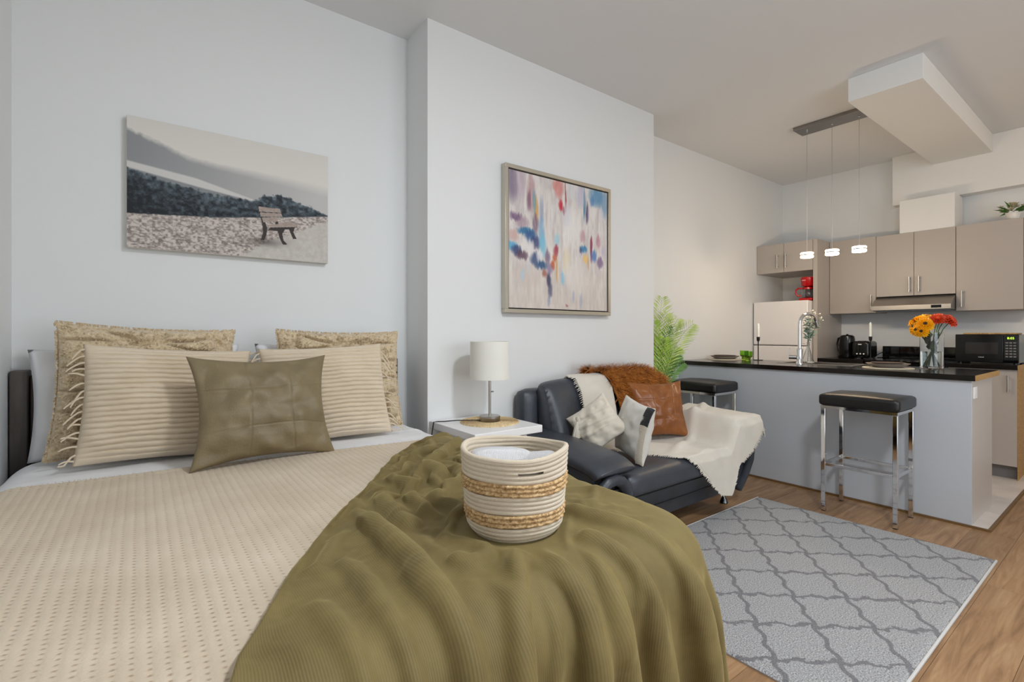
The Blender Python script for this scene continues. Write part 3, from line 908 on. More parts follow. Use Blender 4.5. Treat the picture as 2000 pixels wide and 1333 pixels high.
HA, WA = 250, 240
T, S = np.meshgrid(np.linspace(0, 1, HA), np.linspace(0, 1, WA), indexing='ij')
str1 = fbm(HA, WA, 7, 46, 31); str2 = fbm(HA, WA, 16, 90, 44); blob = fbm(HA, WA, 5, 6, 52)
img = lerp3((196, 188, 186), (226, 221, 216), np.clip(str1 * 1.7 - .35, 0, 1))
img = paint(img, np.clip((str2 - .55) * 2.0, 0, .55), flat((182, 176, 190)) if False else np.broadcast_to(np.array((184, 178, 190.)), img.shape))
img = paint(img, np.clip(T * 1.3 - .75, 0, .5), np.broadcast_to(np.array((206, 194, 182.)), img.shape))
STR = [(.03,.08,.05,.16,(110,95,120),.7),(.10,.10,.05,.13,(170,150,170),.5),(.20,.14,.04,.14,(160,110,115),.55),(.25,.24,.020,.10,(200,150,80),.8),(.23,.20,.018,.10,(90,150,170),.6),(.18,.20,.02,.08,(100,60,90),.55),
 (.30,.26,.02,.12,(120,140,175),.5),(.06,.33,.05,.035,(90,60,100),.75),(.12,.37,.06,.05,(140,110,130),.55),(.24,.36,.03,.08,(95,70,95),.65),(.15,.43,.08,.030,(40,105,150),.9),(.20,.47,.06,.05,(40,80,135),.85),(.24,.51,.05,.05,(60,65,110),.8),
 (.04,.47,.05,.04,(200,160,155),.7),(.30,.42,.03,.12,(110,165,205),.7),(.31,.52,.04,.09,(120,190,215),.75),(.03,.55,.05,.035,(80,160,205),.85),(.07,.58,.05,.04,(50,65,110),.85),(.12,.61,.06,.035,(80,55,75),.8),(.17,.53,.06,.05,(225,220,218),.8),
 (.20,.58,.03,.07,(225,222,222),.7),(.24,.63,.05,.05,(50,70,115),.8),(.30,.67,.06,.035,(35,75,120),.85),(.36,.60,.03,.06,(110,90,120),.75),(.28,.60,.03,.05,(230,228,230),.8),(.33,.73,.025,.035,(150,85,70),.75),(.37,.78,.025,.06,(55,55,85),.85),(.38,.86,.025,.06,(80,80,110),.75),(.37,.94,.015,.04,(130,140,180),.6),
 (.45,.46,.03,.05,(150,200,220),.7),(.44,.54,.025,.045,(155,50,70),.8),(.43,.60,.02,.04,(190,90,60),.8),(.41,.66,.02,.035,(190,80,40),.8),(.45,.70,.014,.09,(205,150,80),.75),(.38,.69,.03,.05,(130,110,150),.7),(.51,.75,.022,.06,(125,185,220),.75),(.55,.60,.04,.10,(230,215,180),.55),
 (.47,.05,.05,.09,(200,100,95),.6),(.49,.18,.022,.05,(190,35,50),.9),(.52,.22,.016,.03,(140,30,50),.8),(.54,.09,.006,.12,(140,40,50),.8),(.43,.04,.03,.04,(200,130,120),.6),
 (.74,.14,.012,.14,(60,120,155),.75),(.77,.20,.016,.09,(70,60,105),.85),(.70,.08,.05,.10,(180,180,205),.6),(.88,.05,.09,.09,(70,130,175),.75),(.97,.10,.05,.12,(110,150,185),.7),(.83,.10,.025,.05,(90,130,180),.7),(.84,.20,.03,.06,(225,220,218),.8),(.93,.19,.03,.06,(215,212,218),.7),
 (.72,.40,.03,.05,(190,140,150),.65),(.73,.50,.04,.03,(45,120,170),.85),(.70,.52,.015,.03,(60,60,120),.7),(.75,.58,.03,.04,(235,190,110),.85),(.82,.46,.015,.07,(130,40,70),.8),(.82,.54,.012,.07,(100,50,90),.7),(.85,.55,.03,.05,(70,115,180),.8),(.92,.60,.04,.05,(110,85,130),.75),(.90,.42,.03,.06,(170,90,120),.55),(.96,.50,.03,.06,(190,180,200),.6),(.78,.62,.012,.05,(200,150,90),.6),
 (.60,.35,.10,.16,(232,229,226),.7),(.55,.25,.05,.10,(205,208,220),.5),(.66,.75,.14,.16,(226,222,216),.5),(.15,.76,.12,.10,(205,190,182),.55),(.12,.76,.02,.05,(160,200,225),.5),(.17,.70,.015,.05,(190,210,225),.5),(.70,.93,.015,.06,(140,150,190),.5),(.62,.90,.012,.05,(150,160,195),.5),(.55,.97,.012,.012,(150,60,90),.6),(.60,.05,.06,.08,(205,208,215),.5)]
for s0, t0, rs, rt, c, al in STR:
    q_ = ((S - s0 + .02 * (str1 - .5)) / rs) ** 2 + ((T - t0 + .05 * (str2 - .5)) / rt) ** 2
    mk = al * np.clip(1.25 - q_ * .9, 0, 1) * np.clip(.5 + str2 * 1.2, 0, 1)
    img = paint(img, mk, np.broadcast_to(np.array(c, dtype=float), img.shape))
pa = thing('framed_painting', (2.22, 2.40, 1.286), 'abstract painting of vertical blue, red and white strokes in a pale silver frame', 'picture')
fx0, fx1, fz0, fz1 = 1.752, 2.690, 1.286, 2.192
fm = MB(); fw = 0.024
for bb in ((fx0, fx1, fz0, fz0 + fw), (fx0, fx1, fz1 - fw, fz1), (fx0, fx0 + fw, fz0 + fw, fz1 - fw), (fx1 - fw, fx1, fz0 + fw, fz1 - fw)):
    B(bb[0], bb[1], 2.382, 2.426, bb[2], bb[3]).build('frame_rail', 'silver_frame', pa, bevel=0.002)
B(fx0 + fw, fx1 - fw, 2.412, 2.424, fz0 + fw, fz1 - fw).build('backing', 'frame_gap', pa)
B(fx0 + fw + .008, fx1 - fw - .008, 2.392, 2.412, fz0 + fw + .008, fz1 - fw - .008).build('canvas', 'canvas_edge', pa)
raster_panel(img, fx0 + fw + .008, fx1 - fw - .008, fz0 + fw + .008, fz1 - fw - .008, 2.3912, 'painted_surface', 'oil_paint', pa)

# ------------------------------------------------------------------ side table, place mat, lamp
st = thing('side_table', (1.475, 2.19, 0), 'small white side table with splayed legs between bed and sofa', 'table')
B(1.265, 1.685, 1.962, 2.420, 0.642, 0.680).build('table_top', 'white_lacquer', st, bevel=0.003)
for sx in (-1, 1):
    for sy in (-1, 1):
        tx, ty = 1.475 + sx * 0.13, 2.19 + sy * 0.17; bx_, by_ = 1.475 + sx * 0.215, 2.19 + sy * 0.205
        MB().tube([(tx, ty, 0.642), (bx_, by_, 0.0)], 0.014, 10).build('leg', 'white_lacquer', st)
pmx, pmy = 1.512, 2.200
mm = MB(); N = 26
prof = [(0.0, 0.6802)]
for k in range(N): prof += [(0.160 * (k + .02) / N, 0.6825), (0.160 * (k + .5) / N, 0.6865), (0.160 * (k + .98) / N, 0.6825)]
prof += [(0.160, 0.6802), (0.0, 0.6802)]
tag(mm.lathe(prof[1:], (pmx, pmy), 48).build('placemat', 'woven_mat'), 'round woven straw mat under the table lamp', 'placemat')
lp = thing('table_lamp', (pmx, pmy, 0.6865), 'table lamp with off-white drum shade and brushed steel base, switched off', 'lamp')
z0 = 0.6867
MB().lathe([(0.0, z0), (0.055, z0), (0.057, z0 + .003), (0.057, z0 + .026), (0.054, z0 + .029), (0.0, z0 + .029)], (pmx, pmy), 40).build('base', 'brushed', lp)
MB().cyl((pmx, pmy), 0.0075, z0 + .028, 1.10, 16).build('pole', 'brushed', lp)
MB().tube([(pmx, pmy, 0.845), (pmx + .018, pmy - .012, 0.845)], 0.004, 8).build('switch', 'brushed', lp)
shd = MB(); shd.lathe([(0.108, 0.914), (0.105, 1.117), (0.1025, 1.117), (0.1055, 0.914), (0.108, 0.914)], (pmx, pmy), 64)
shd.f = [f for f in shd.f if len(f) == 4]
shade = shd.build('shade', 'lamp_shade', lp)
sp_ = MB()
for k in range(3):
    t = 2 * math.pi * k / 3; sp_.tube([(pmx, pmy, 1.098), (pmx + .103 * math.cos(t), pmy + .103 * math.sin(t), 1.106)], 0.002, 6)
sp_.build('shade_spider', 'steel_wire', shade)
MB().tube([(pmx - .055, pmy + .01, 0.6925), (1.43, 2.24, 0.6925), (1.37, 2.30, 0.6895), (1.31, 2.34, 0.6845), (1.285, 2.36, 0.684), (1.262, 2.37, 0.682), (1.257, 2.385, 0.60), (1.258, 2.39, 0.1)], 0.0028, 6).build('cord', 'cord_black', lp)

# ------------------------------------------------------------------ basket with rolled towels
bz = 0.7065
bk = thing('rope_basket', (bx, by, bz), 'round cotton rope basket with two seagrass bands standing on the olive throw', 'basket')
RB, RT, HB, NC = 0.106, 0.124, 0.184, 19
def brad(z): return RB + (RT - RB) * min(1, (z / HB)) ** 0.7 - 0.016 * max(0, 1 - z / 0.03) ** 2
def rim(t): return 0.010 * (0.5 + 0.5 * math.cos(2 * (t - 2.2))) ** 2
SEG = 96
def coils(c0, c1, amp, sd, inner=False):
    mb = MB(); rows = (c1 - c0) * 6
    def fn(u, v_):
        t = 2 * math.pi * u; c = c0 + v_ * (c1 - c0); z = c / NC * HB
        z2 = z + rim(t) * max(0, (z - 0.125) / (HB - 0.125)) + 0.0012 * math.sin(3 * t + sd)
        bulge = amp * abs(math.sin(math.pi * c)) ** 0.7
        r = brad(z) + (bulge if not inner else -0.008 - bulge * .6)
        if amp > 0.004: r += 0.0016 * math.sin(t * 70 + int(c) * 1.7) * abs(math.sin(math.pi * c))
        return (bx + r * math.cos(t), by + r * math.sin(t), bz + z2)
    def skip(i, j):
        t = 2 * math.pi * i / SEG; c = c0 + (j + .5) / rows * (c1 - c0)
        sl = any(abs((t - ts_ + math.pi) % (2 * math.pi) - math.pi) < 0.20 for ts_ in (4.32, 4.32 - math.pi))
        return sl and 16.1 < c < 16.6
    mb.grid(fn, SEG, rows, skip); return mb
coils(0, 4, 0.0028, 0).build('rope_wall', 'rope_cotton', bk, angle=180)
coils(4, 7, 0.0046, 1).build('seagrass_band', 'seagrass', bk, angle=180)
coils(7, 11, 0.0028, 2).build('rope_wall', 'rope_cotton', bk, angle=180)
coils(11, 14, 0.0046, 3).build('seagrass_band', 'seagrass', bk, angle=180)
coils(14, NC, 0.0028, 4).build('rope_wall', 'rope_cotton', bk, angle=180)
inn = coils(0, NC, 0.004, 0, True); inn.build('lining', 'rope_cotton', bk, angle=180)
rp = []
for k in range(96):
    t = 2 * math.pi * k / 96; r = RT - 0.003
    rp.append((bx + r * math.cos(t), by + r * math.sin(t), bz + HB + rim(t) + 0.0012 * math.sin(3 * t + 4)))
MB().tube(rp, 0.0062, 8, True).build('rim', 'rope_cotton', bk, angle=180)
MB().lathe([(0.0, bz), (0.088, bz), (0.094, bz + .006), (0.0, bz + .006)], (bx, by), 48).build('bottom', 'rope_cotton', bk)
def rolled_towel(c, ang, L, r, sd, label, tilt=0.0):
    mb = MB()
    def fn(u, v_):
        th = 2 * math.pi * v_; t = -math.pi / 2 + math.pi * u
        ct, stn = math.cos(t), math.sin(t)
        k = abs(ct) ** 0.45; rr = r * k * (1 + .10 * nz(u * 4, math.cos(th) * 1.5 + sd, math.sin(th) * 1.5))
        lap = 0.004 * (1 if 1.0 < th < 4.4 else 0)
        return (L / 2 * math.copysign(abs(stn) ** 0.6, stn), (rr + lap * k) * math.cos(th), (rr + lap * k) * math.sin(th))
    mb.grid(fn, 28, 40)
    o = weld(mb.build('rolled_towel', 'towel', local=True, angle=180))
    o.location = c; o.rotation_euler = (0.9 * sd, tilt, ang)
    return tag(o, label, 'towel', 'rolled towels in the basket')
rolled_towel((bx - .018, by + .030, bz + .146), R(-25), 0.150, 0.040, 1, 'white rolled towel lying on top in the rope basket', 0.05)
rolled_towel((bx + .050, by - .022, bz + .140), R(-35), 0.105, 0.036, 2, 'white rolled towel tucked against the basket wall near the sofa', -0.06)
rolled_towel((bx - .034, by - .050, bz + .138), R(-40), 0.10, 0.034, 3, 'small white rolled towel in the front of the rope basket', 0.0)
rolled_towel((bx + .010, by + .000, bz + .052), R(60), 0.150, 0.040, 4, 'white rolled towel at the bottom of the rope basket', 0.0)

# ------------------------------------------------------------------ sofa
sf = thing('leather_sofa', (2.495, 2.0, 0), 'black leather two-seat sofa with scrolled arms and small metal feet', 'sofa')
SX0, SX1, SYF = 1.74, 3.25, 1.650
# base with slanted banded front
zs_ = [(0.37, 1.660), (0.295, 1.682), (0.285, 1.690), (0.20, 1.718), (0.19, 1.728), (0.10, 1.756)]
poly = [(2.38, 0.37)] + [(y_, z_) for z_, y_ in zs_] + [(1.80, 0.085), (2.38, 0.085)]
MB().prism(poly, 'x', 1.86, 3.13).build('base', 'sofa_leather', sf, bevel=0.004)
for za, ya in ((0.290, 1.6835), (0.195, 1.7205)):
    MB().tube([(1.88, ya, za), (3.11, ya, za)], 0.0035, 6).build('front_seam', 'black_plastic', sf)
def rbox(x0, x1, y0, y1, z0, z1, r, n=10, dome=0.0):
    """rounded cushion box via a cube-sphere grid"""
    mb = MB(); cx, cy, cz = (x0 + x1) / 2, (y0 + y1) / 2, (z0 + z1) / 2
    hx, hy, hz = (x1 - x0) / 2, (y1 - y0) / 2, (z1 - z0) / 2
    def rnd(px, py, pz):
        q_ = Vector((px, py, pz)); c = Vector((max(-hx + r, min(hx - r, px)), max(-hy + r, min(hy - r, py)), max(-hz + r, min(hz - r, pz))))
        d_ = q_ - c
        if d_.length > 1e-9: q_ = c + d_.normalized() * r
        if dome and pz > 0: q_.z += dome * max(0, 1 - (px / hx) ** 2) * max(0, 1 - (py / hy) ** 2)
        return (cx + q_.x, cy + q_.y, cz + q_.z)
    def sd(h): # denser near the edges
        t = np.linspace(-1, 1, n + 1); return h * np.sign(t) * (np.abs(t) ** 0.6)
    gx, gy, gz = sd(hx), sd(hy), sd(hz)
    for s_ in (-1, 1):
        mb.grid(lambda u, v_: rnd(gx[round(u * n)], gy[round(v_ * n)], s_ * hz), n, n)
        mb.grid(lambda u, v_: rnd(gx[round(u * n)], s_ * hy, gz[round(v_ * n)]), n, n)
        mb.grid(lambda u, v_: rnd(s_ * hx, gy[round(u * n)], gz[round(v_ * n)]), n, n)
    return mb
weld(rbox(1.99, 3.00, 1.632, 2.20, 0.30, 0.435, 0.05, 14, 0.012).build('seat_cushion', 'sofa_leather', sf, angle=180))
weld(rbox(1.83, 3.16, 2.30, 2.415, 0.12, 0.82, 0.05, 12).build('back_shell', 'sofa_leather', sf, angle=180))
bkm = MB()
def back_fn(u, v_):
    # closed profile in YZ swept along X; v_ goes round the profile
    prof = [(2.20, 0.40), (2.10, 0.46), (2.115, 0.58), (2.150, 0.70), (2.185, 0.80), (2.225, 0.862), (2.275, 0.880), (2.318, 0.862), (2.325, 0.80), (2.31, 0.66), (2.30, 0.50), (2.28, 0.40), (2.20, 0.40)]
    f = v_ * (len(prof) - 1); k = min(int(f), len(prof) - 2); t = f - k
    def cr(i): return prof[i % (len(prof) - 1)]
    p0, p1, p2, p3 = cr(k - 1), cr(k), cr(k + 1), cr(k + 2)
    def cat(a, b, c, d_): return 0.5 * (2 * b + (c - a) * t + (2 * a - 5 * b + 4 * c - d_) * t * t + (3 * b - a - 3 * c + d_) * t ** 3)
    yy = cat(p0[0], p1[0], p2[0], p3[0]); zz = cat(p0[1], p1[1], p2[1], p3[1])
    x = 1.93 + u * (3.06 - 1.93); e = max(0, abs(2 * u - 1) - 0.90) / 0.10
    k_ = math.sqrt(max(0.0, 1 - e * e * 0.85)); yy = 2.24 + (yy - 2.24) * (0.45 + .55 * k_); zz = 0.62 + (zz - 0.62) * (0.93 + .07 * k_)
    dip = 0.012 * math.exp(-((u - .5) / .012) ** 2)
    if yy < 2.2: yy += dip
    zz -= 0.025 * (2 * u - 1) ** 4 * max(0, (zz - .5) / .38)
    return (x, yy, zz)
bkm.grid(back_fn, 60, 72)
for u_ in (0, 1):
    o_ = len(bkm.v); pts = [back_fn(u_, k / 24) for k in range(24)]; bkm.v += pts; bkm.f.append(tuple(range(o_, o_ + 24)))
weld(bkm.build('backrest', 'sofa_leather', sf, angle=180))
def arm(sgn, root):
    cx = (SX0 + SX1) / 2
    def X(d_): return cx + sgn * d_     # d_ = distance from sofa centre line
    # side body: profile in XZ, swelling outward at mid height
    prof = [(0.56, 0.09), (0.66, 0.09), (0.715, 0.16), (0.745, 0.27), (0.750, 0.38), (0.735, 0.47), (0.70, 0.505), (0.60, 0.505), (0.525, 0.47), (0.50, 0.40), (0.50, 0.30), (0.53, 0.2)]
    mb = MB(); ys = [2.36, 2.2, 2.0, 1.85, 1.74, 1.69, 1.672]
    vs = []; n = len(prof)
    for k, y_ in enumerate(ys):
        sc = 1.0 if k < 5 else (0.985 if k == 5 else 0.95)
        for d_, z_ in prof:
            d2 = 0.625 + (d_ - 0.625) * sc; z2 = 0.30 + (z_ - 0.30) * sc
            vs.append((X(d2), y_ + (0.09 * max(0, .30 - z_) / .3 if k > 2 else 0), z2))
    fs = [(k * n + i, k * n + (i + 1) % n, (k + 1) * n + (i + 1) % n, (k + 1) * n + i) for k in range(len(ys) - 1) for i in range(n)]
    fs += [tuple(range(n)), tuple((len(ys) - 1) * n + i for i in range(n))]
    mb.add(vs, fs); a_ = mb.build('arm', 'sofa_leather', root, angle=50)
    # padded top curving down at the front
    pd = MB(); path = [(2.34, 0.585), (2.20, 0.585), (2.05, 0.578), (1.90, 0.568), (1.80, 0.560), (1.72, 0.550), (1.67, 0.538), (1.640, 0.522), (1.626, 0.508)]
    def pfn(u, v_):
        f = u * (len(path) - 1); k = min(int(f), len(path) - 2); t = f - k
        y_ = path[k][0] * (1 - t) + path[k + 1][0] * t; z_ = path[k][1] * (1 - t) + path[k + 1][1] * t
        th = 2 * math.pi * v_; wd_ = 0.140; tk = 0.042
        c_, s_ = math.cos(th), math.sin(th)
        xx = wd_ * math.copysign(abs(c_) ** 0.55, c_); zz = tk * math.copysign(abs(s_) ** 0.75, s_)
        nrm = max(0, u - .72) / .28
        zz2 = zz - 0.020 * (xx / wd_) ** 2 * (1 if xx * sgn > 0 else .6)
        return (X(0.625) + xx, y_ - zz * 0.8 * nrm, z_ - 0.035 + zz2 * (1 - .35 * nrm))
    pd.grid(pfn, 40, 32)
    for u_ in (0, 1):
        o_ = len(pd.v); pd.v += [pfn(u_, k / 32) for k in range(32)]; pd.f.append(tuple(range(o_, o_ + 32)))
    weld(pd.build('arm_pad', 'sofa_leather', root, angle=180))
    # arch-shaped roll framing the arm front
    arch = [(0.730, 1.735, 0.11), (0.736, 1.690, 0.22), (0.734, 1.655, 0.33), (0.715, 1.640, 0.395), (0.675, 1.634, 0.430), (0.625, 1.632, 0.438), (0.575, 1.634, 0.420), (0.53, 1.640, 0.375), (0.505, 1.648, 0.335)]
    sm = []
    for k in range(len(arch) - 1):
        for q_ in range(4):
            t = q_ / 4; sm.append(tuple(arch[k][i] * (1 - t) + arch[k + 1][i] * t for i in range(3)))
    sm.append(arch[-1])
    MB().tube([(X(d_), y_, z_) for d_, y_, z_ in sm], 0.030, 14).build('arm_roll', 'sofa_leather', root, angle=180)
    MB().tube([(X(0.70), 1.668, 0.42), (X(0.62), 1.690, 0.33), (X(0.54), 1.705, 0.22), (X(0.50), 1.728, 0.16)], 0.003, 6).build('arm_seam', 'black_plastic', root)
arm(-1, sf); arm(1, sf)
for fx in (1.83, 3.18):
    for fy in (1.805, 2.30):
        f_ = MB().lathe([(0.0, 0.0), (0.024, 0.0), (0.027, 0.006), (0.020, 0.028), (0.009, 0.045), (0.008, 0.06), (0.016, 0.09), (0.02, 0.10), (0.0, 0.10)], (fx, fy), 20)
        f_.build('foot', 'dark_steel', sf)

# fur throw over the sofa back
ft = thing('fur_throw', (2.78, 2.25, 0.45), 'rust brown long-haired fur throw hung over the sofa back', 'throw')
def fur_surf(u, v_):
    x = 2.34 + u * 0.74
    wdt = 0.30 + 0.70 * math.sin(math.pi * min(1, max(0, u * 1.02))) ** 0.6
    path = [(2.345, 0.70), (2.345, 0.82), (2.33, 0.885), (2.275, 0.902), (2.215, 0.882), (2.165, 0.80), (2.13, 0.70), (2.10, 0.58), (2.085, 0.47)]
    vv_ = 0.42 - 0.42 * min(1, wdt) + v_ * (0.16 + 0.84 * min(1.0, max(0.0, (u - .10) * 9))) * (1 - (0.42 - 0.42 * min(1, wdt)))
    f = min(vv_, 1) * (len(path) - 1); k = min(int(f), len(path) - 2); t = f - k
    y_ = path[k][0] * (1 - t) + path[k + 1][0] * t; z_ = path[k][1] * (1 - t) + path[k + 1][1] * t
    z_ += 0.016 - 0.09 * max(0, u - .72) / .28 * (1 if z_ > .7 else 0) + 0.008 * nz(x * 9, vv_ * 7)
    return Vector((x + 0.02 * nz(v_ * 4, 2), y_ - 0.012, z_))
MB().grid(lambda u, v_: fur_surf(u, v_), 40, 40).build('hide', 'fur_skin', ft, angle=180, solid=0.008)
hm = MB(); rnd = random.Random(3)
for k in range(11000):
    u, v_ = rnd.random(), rnd.random()
    p0 = fur_surf(u, v_); du = fur_surf(min(1, u + .01), v_) - p0; dv = fur_surf(u, min(1, v_ + .01)) - p0
    n_ = du.cross(dv)
    if n_.length < 1e-9: continue
    n_.normalize()
    if n_.y * (p0.y - 2.255) + n_.z * max(0.0, p0.z - .80) * 3 < 0: n_ = -n_
    d_ = (n_ * 0.9 + Vector((rnd.uniform(-.8, .8), -0.1, rnd.uniform(-.9, .5)))).normalized(); L = rnd.uniform(.025, .07)
    s_ = d_.orthogonal().normalized() * 0.0016
    p1 = p0 + d_ * L * .6; p2 = p1 + (d_ + Vector((rnd.uniform(-.6, .6), 0, -.5))).normalized() * L * .45
    hm.add([p0 - s_, p0 + s_, p1 + s_ * .8, p1 - s_ * .8, p2], [(0, 1, 2, 3), (3, 2, 4)])
tag(hm.build('hair', 'fur_hair', ft, smooth=False), kind='stuff')

# cream fringed throw: one fold over the back, one over the seat and the far arm
ct = thing('fringed_throw', (2.7, 1.9, 0.2), 'cream fringed throw spread over the sofa back, seat and far arm', 'throw')
def tback(u, v_):
    x = 2.15 + u * 0.29 + 0.02 * math.sin(v_ * 5)
    path = [(2.34, 0.74), (2.338, 0.84), (2.29, 0.893), (2.225, 0.880), (2.165, 0.80), (2.125, 0.68), (2.095, 0.56), (2.085, 0.475), (2.03, 0.452)]
    f = v_ * (len(path) - 1); k = min(int(f), len(path) - 2); t = f - k
    y_ = path[k][0] * (1 - t) + path[k + 1][0] * t; z_ = path[k][1] * (1 - t) + path[k + 1][1] * t
    return Vector((x, y_ - 0.006 - 0.007 * (1 + math.sin(u * 9 + v_ * 3)) * .5, z_ + .002))
MB().grid(tback, 40, 60).build('back_fold', 'cream_throw', ct, angle=180, solid=0.005)
def arm_z(x):
    s_ = min(1, max(0, (x - 2.90) / 0.09)); s_ = s_ * s_ * (3 - 2 * s_)
    return 0.450 + 0.172 * s_
def tseat(u, v_):
    def at(poly, t):
        f = t * (len(poly) - 1); k = min(int(f), len(poly) - 2); t -= 0; q_ = f - k
        return (poly[k][0] * (1 - q_) + poly[k + 1][0] * q_, poly[k][1] * (1 - q_) + poly[k + 1][1] * q_)
    Lp = [(2.30, 2.13), (2.34, 1.93), (2.46, 1.70), (2.56, 1.60), (2.70, 1.46), (2.84, 1.345)]
    Rp = [(3.38, 2.13), (3.39, 1.95), (3.38, 1.76), (3.34, 1.60), (3.14, 1.42), (2.93, 1.330)]
    a = at(Lp, v_); c = at(Rp, v_); x = a[0] + (c[0] - a[0]) * u; b = a[1] + (c[1] - a[1]) * u
    fold = 0.012 * math.sin(x * 16 + b * 9 + 2 * nz(x * 3, b * 3)) + 0.010 * nz(x * 7, b * 7, 4)
    fold += 0.022 * math.exp(-((b - 1.83 - .35 * (x - 2.75)) / .03) ** 2) * min(1, max(0, (x - 2.4) * 3))
    fold = max(fold, -0.004) + 0.005
    xx, y_, z_ = x, b, arm_z(x)
    if x > 3.27: z_ -= (x - 3.27) * 1.2; xx = 3.27 + (x - 3.27) * .35
    if b < 1.64:
        dr = 1.64 - b; k = min(1, dr / .06)
        rnd_ = 0.03 * (1 - math.cos(k * math.pi / 2)); y_ = 1.622 - 0.034 * min(1, max(0, (x - 2.84) / 0.13)) + 0.018 * (1 - k) - fold * .8; z_ -= dr - rnd_ * .5
    else: z_ += fold
    return Vector((xx, y_, z_))
MB().grid(tseat, 90, 110).build('seat_fold', 'cream_throw', ct, angle=180, solid=0.005)
fg = MB(); rnd = random.Random(8)
for k in range(420):
    if k < 170: p0 = tseat(0, k / 170); p1 = tseat(0.03, k / 170)
    elif k < 340: p0 = tseat(1, (k - 170) / 170); p1 = tseat(.97, (k - 170) / 170)
    else: p0 = tback(0, (k - 340) / 80); p1 = tback(.06, (k - 340) / 80)
    d_ = (p0 - p1).normalized() * rnd.uniform(.016, .034) + Vector((rnd.uniform(-.004, .004), rnd.uniform(-.006, 0), -.006))
    fg.tube([p0, p0 + d_ * .6 + Vector((0, 0, .002)), p0 + d_], [.0030, .0026, .0014], 4)
tag(fg.build('fringe', 'cream_throw', ct), kind='stuff')

# sofa cushions
bc = empty_posed('leather_cushion', (2.735, 1.985, 0.468), -20, 16, 1, 'tan brown leather cushion with square seams on the sofa', 'cushion')
cushion(0.43, 0.385, 0.15, 130, 120, 0.13, 0.46, patch_disp((-0.30, 0.48), (-0.42, 0.36), 0.0024, 0.014, 3), wr=0.009, seed=21).build('cover', 'brown_leather', bc, local=True, angle=180)
wc = empty_posed('stitched_cushion', (2.235, 1.850, 0.450), -112, 10, 6, 'off-white cushion with black and white stitched border, standing on the sofa seat', 'cushion')
cushion(0.34, 0.33, 0.14, 60, 60, 0.08, 0.5, wr=0.004, seed=31).build('cover', 'white_pillow', wc, local=True, angle=180)
sb = MB(); sw = MB(); rnd = random.Random(4)
for k in range(46):
    v_ = -0.95 + 1.9 * k / 45; u = 0.93; kk = max(0, (1 - u * u) * (1 - v_ * v_))
    x = 0.17 * u * (1 - .08 * (1 - v_ * v_)); z = 0.165 * v_ * (1 - .08 * (1 - u * u)) + .165; y_ = -0.07 * kk ** .50 - .003
    (sb if v_ > 0.35 else sw).tube([(x - .03, y_ - .012, z), (x, y_ - .004, z + .004), (x + .016, y_ + .008, z)], .0034, 5)
sb.build('stitch_border', 'black_stitch', wc, local=True); sw.build('stitch_border', 'cream_pillow', wc, local=True)
kc = empty_posed('tasselled_cushion', (2.140, 1.895, 0.535), -55, 12, -38, 'cream woven cushion with raised bands and corner tassels on the sofa', 'cushion')
def band_disp(u, v_): return 0.006 * max(0, math.sin((v_ + .2 * u) * 14)) * (1 if v_ > -.35 else .2)
cushion(0.27, 0.26, 0.11, 60, 90, 0.08, 0.42, band_disp, wr=0.006, seed=41).build('cover', 'cream_pillow', kc, local=True, angle=180)
kinv = kc.matrix_world.inverted()
for wp_, sc in (((2.030, 2.045, 0.660), 1.6),):
    ts_ = MB(); ts_.lathe([(0.0, 0.012), (.008, .010), (.011, .002), (.009, -.008), (0, -.010)], (0, 0), 12)
    for k in range(60):
        a_ = 2 * math.pi * k / 60; rr = rnd.uniform(.4, 1)
        ts_.tube([(0.006 * math.cos(a_), .006 * math.sin(a_), -.004), (.018 * rr * math.cos(a_), .012 * rr * math.sin(a_), -.03), (.030 * rr * math.cos(a_), .014 * rr * math.sin(a_), -.066)], .0022, 4)
    ts_.v = [tuple(kinv @ (Vector(c) * sc + Vector(wp_))) for c in ts_.v]
    ts_.build('tassel', 'cream_pillow', kc, local=True)

# ------------------------------------------------------------------ rug
rg = thing('area_rug', (2.58, 1.11, 0), 'grey area rug with darker wavy trellis lines on the wood floor', 'rug')
RX0, RX1, RY0, RY1 = 1.690, 3.465, 0.508, 1.712
rm = MB(); rm.uv = []
def rug_fn(u, v_):
    x = RX0 + u * (RX1 - RX0); y_ = RY0 + v_ * (RY1 - RY0); rm.uv.append((x, y_))
    e = min(u * (RX1 - RX0), (1 - u) * (RX1 - RX0), v_ * (RY1 - RY0), (1 - v_) * (RY1 - RY0))
    return (x, y_, 0.006 + 0.007 * min(1, e / .012) + 0.0008 * nz(x * 40, y_ * 40))
rm.grid(rug_fn, 160, 120); rm.build('pile', 'rug_pile', rg, angle=180)
B(RX0, RX1, RY0, RY1, 0.0005, 0.006).build('backing', 'rug_back', rg)
for bb in ((RX0, RX1, RY0 - .006, RY0 + .003), (RX0, RX1, RY1 - .003, RY1 + .004)):
    B(bb[0], bb[1], bb[2], bb[3], 0.0005, 0.011).build('binding', 'rug_binding', rg, bevel=0.002)

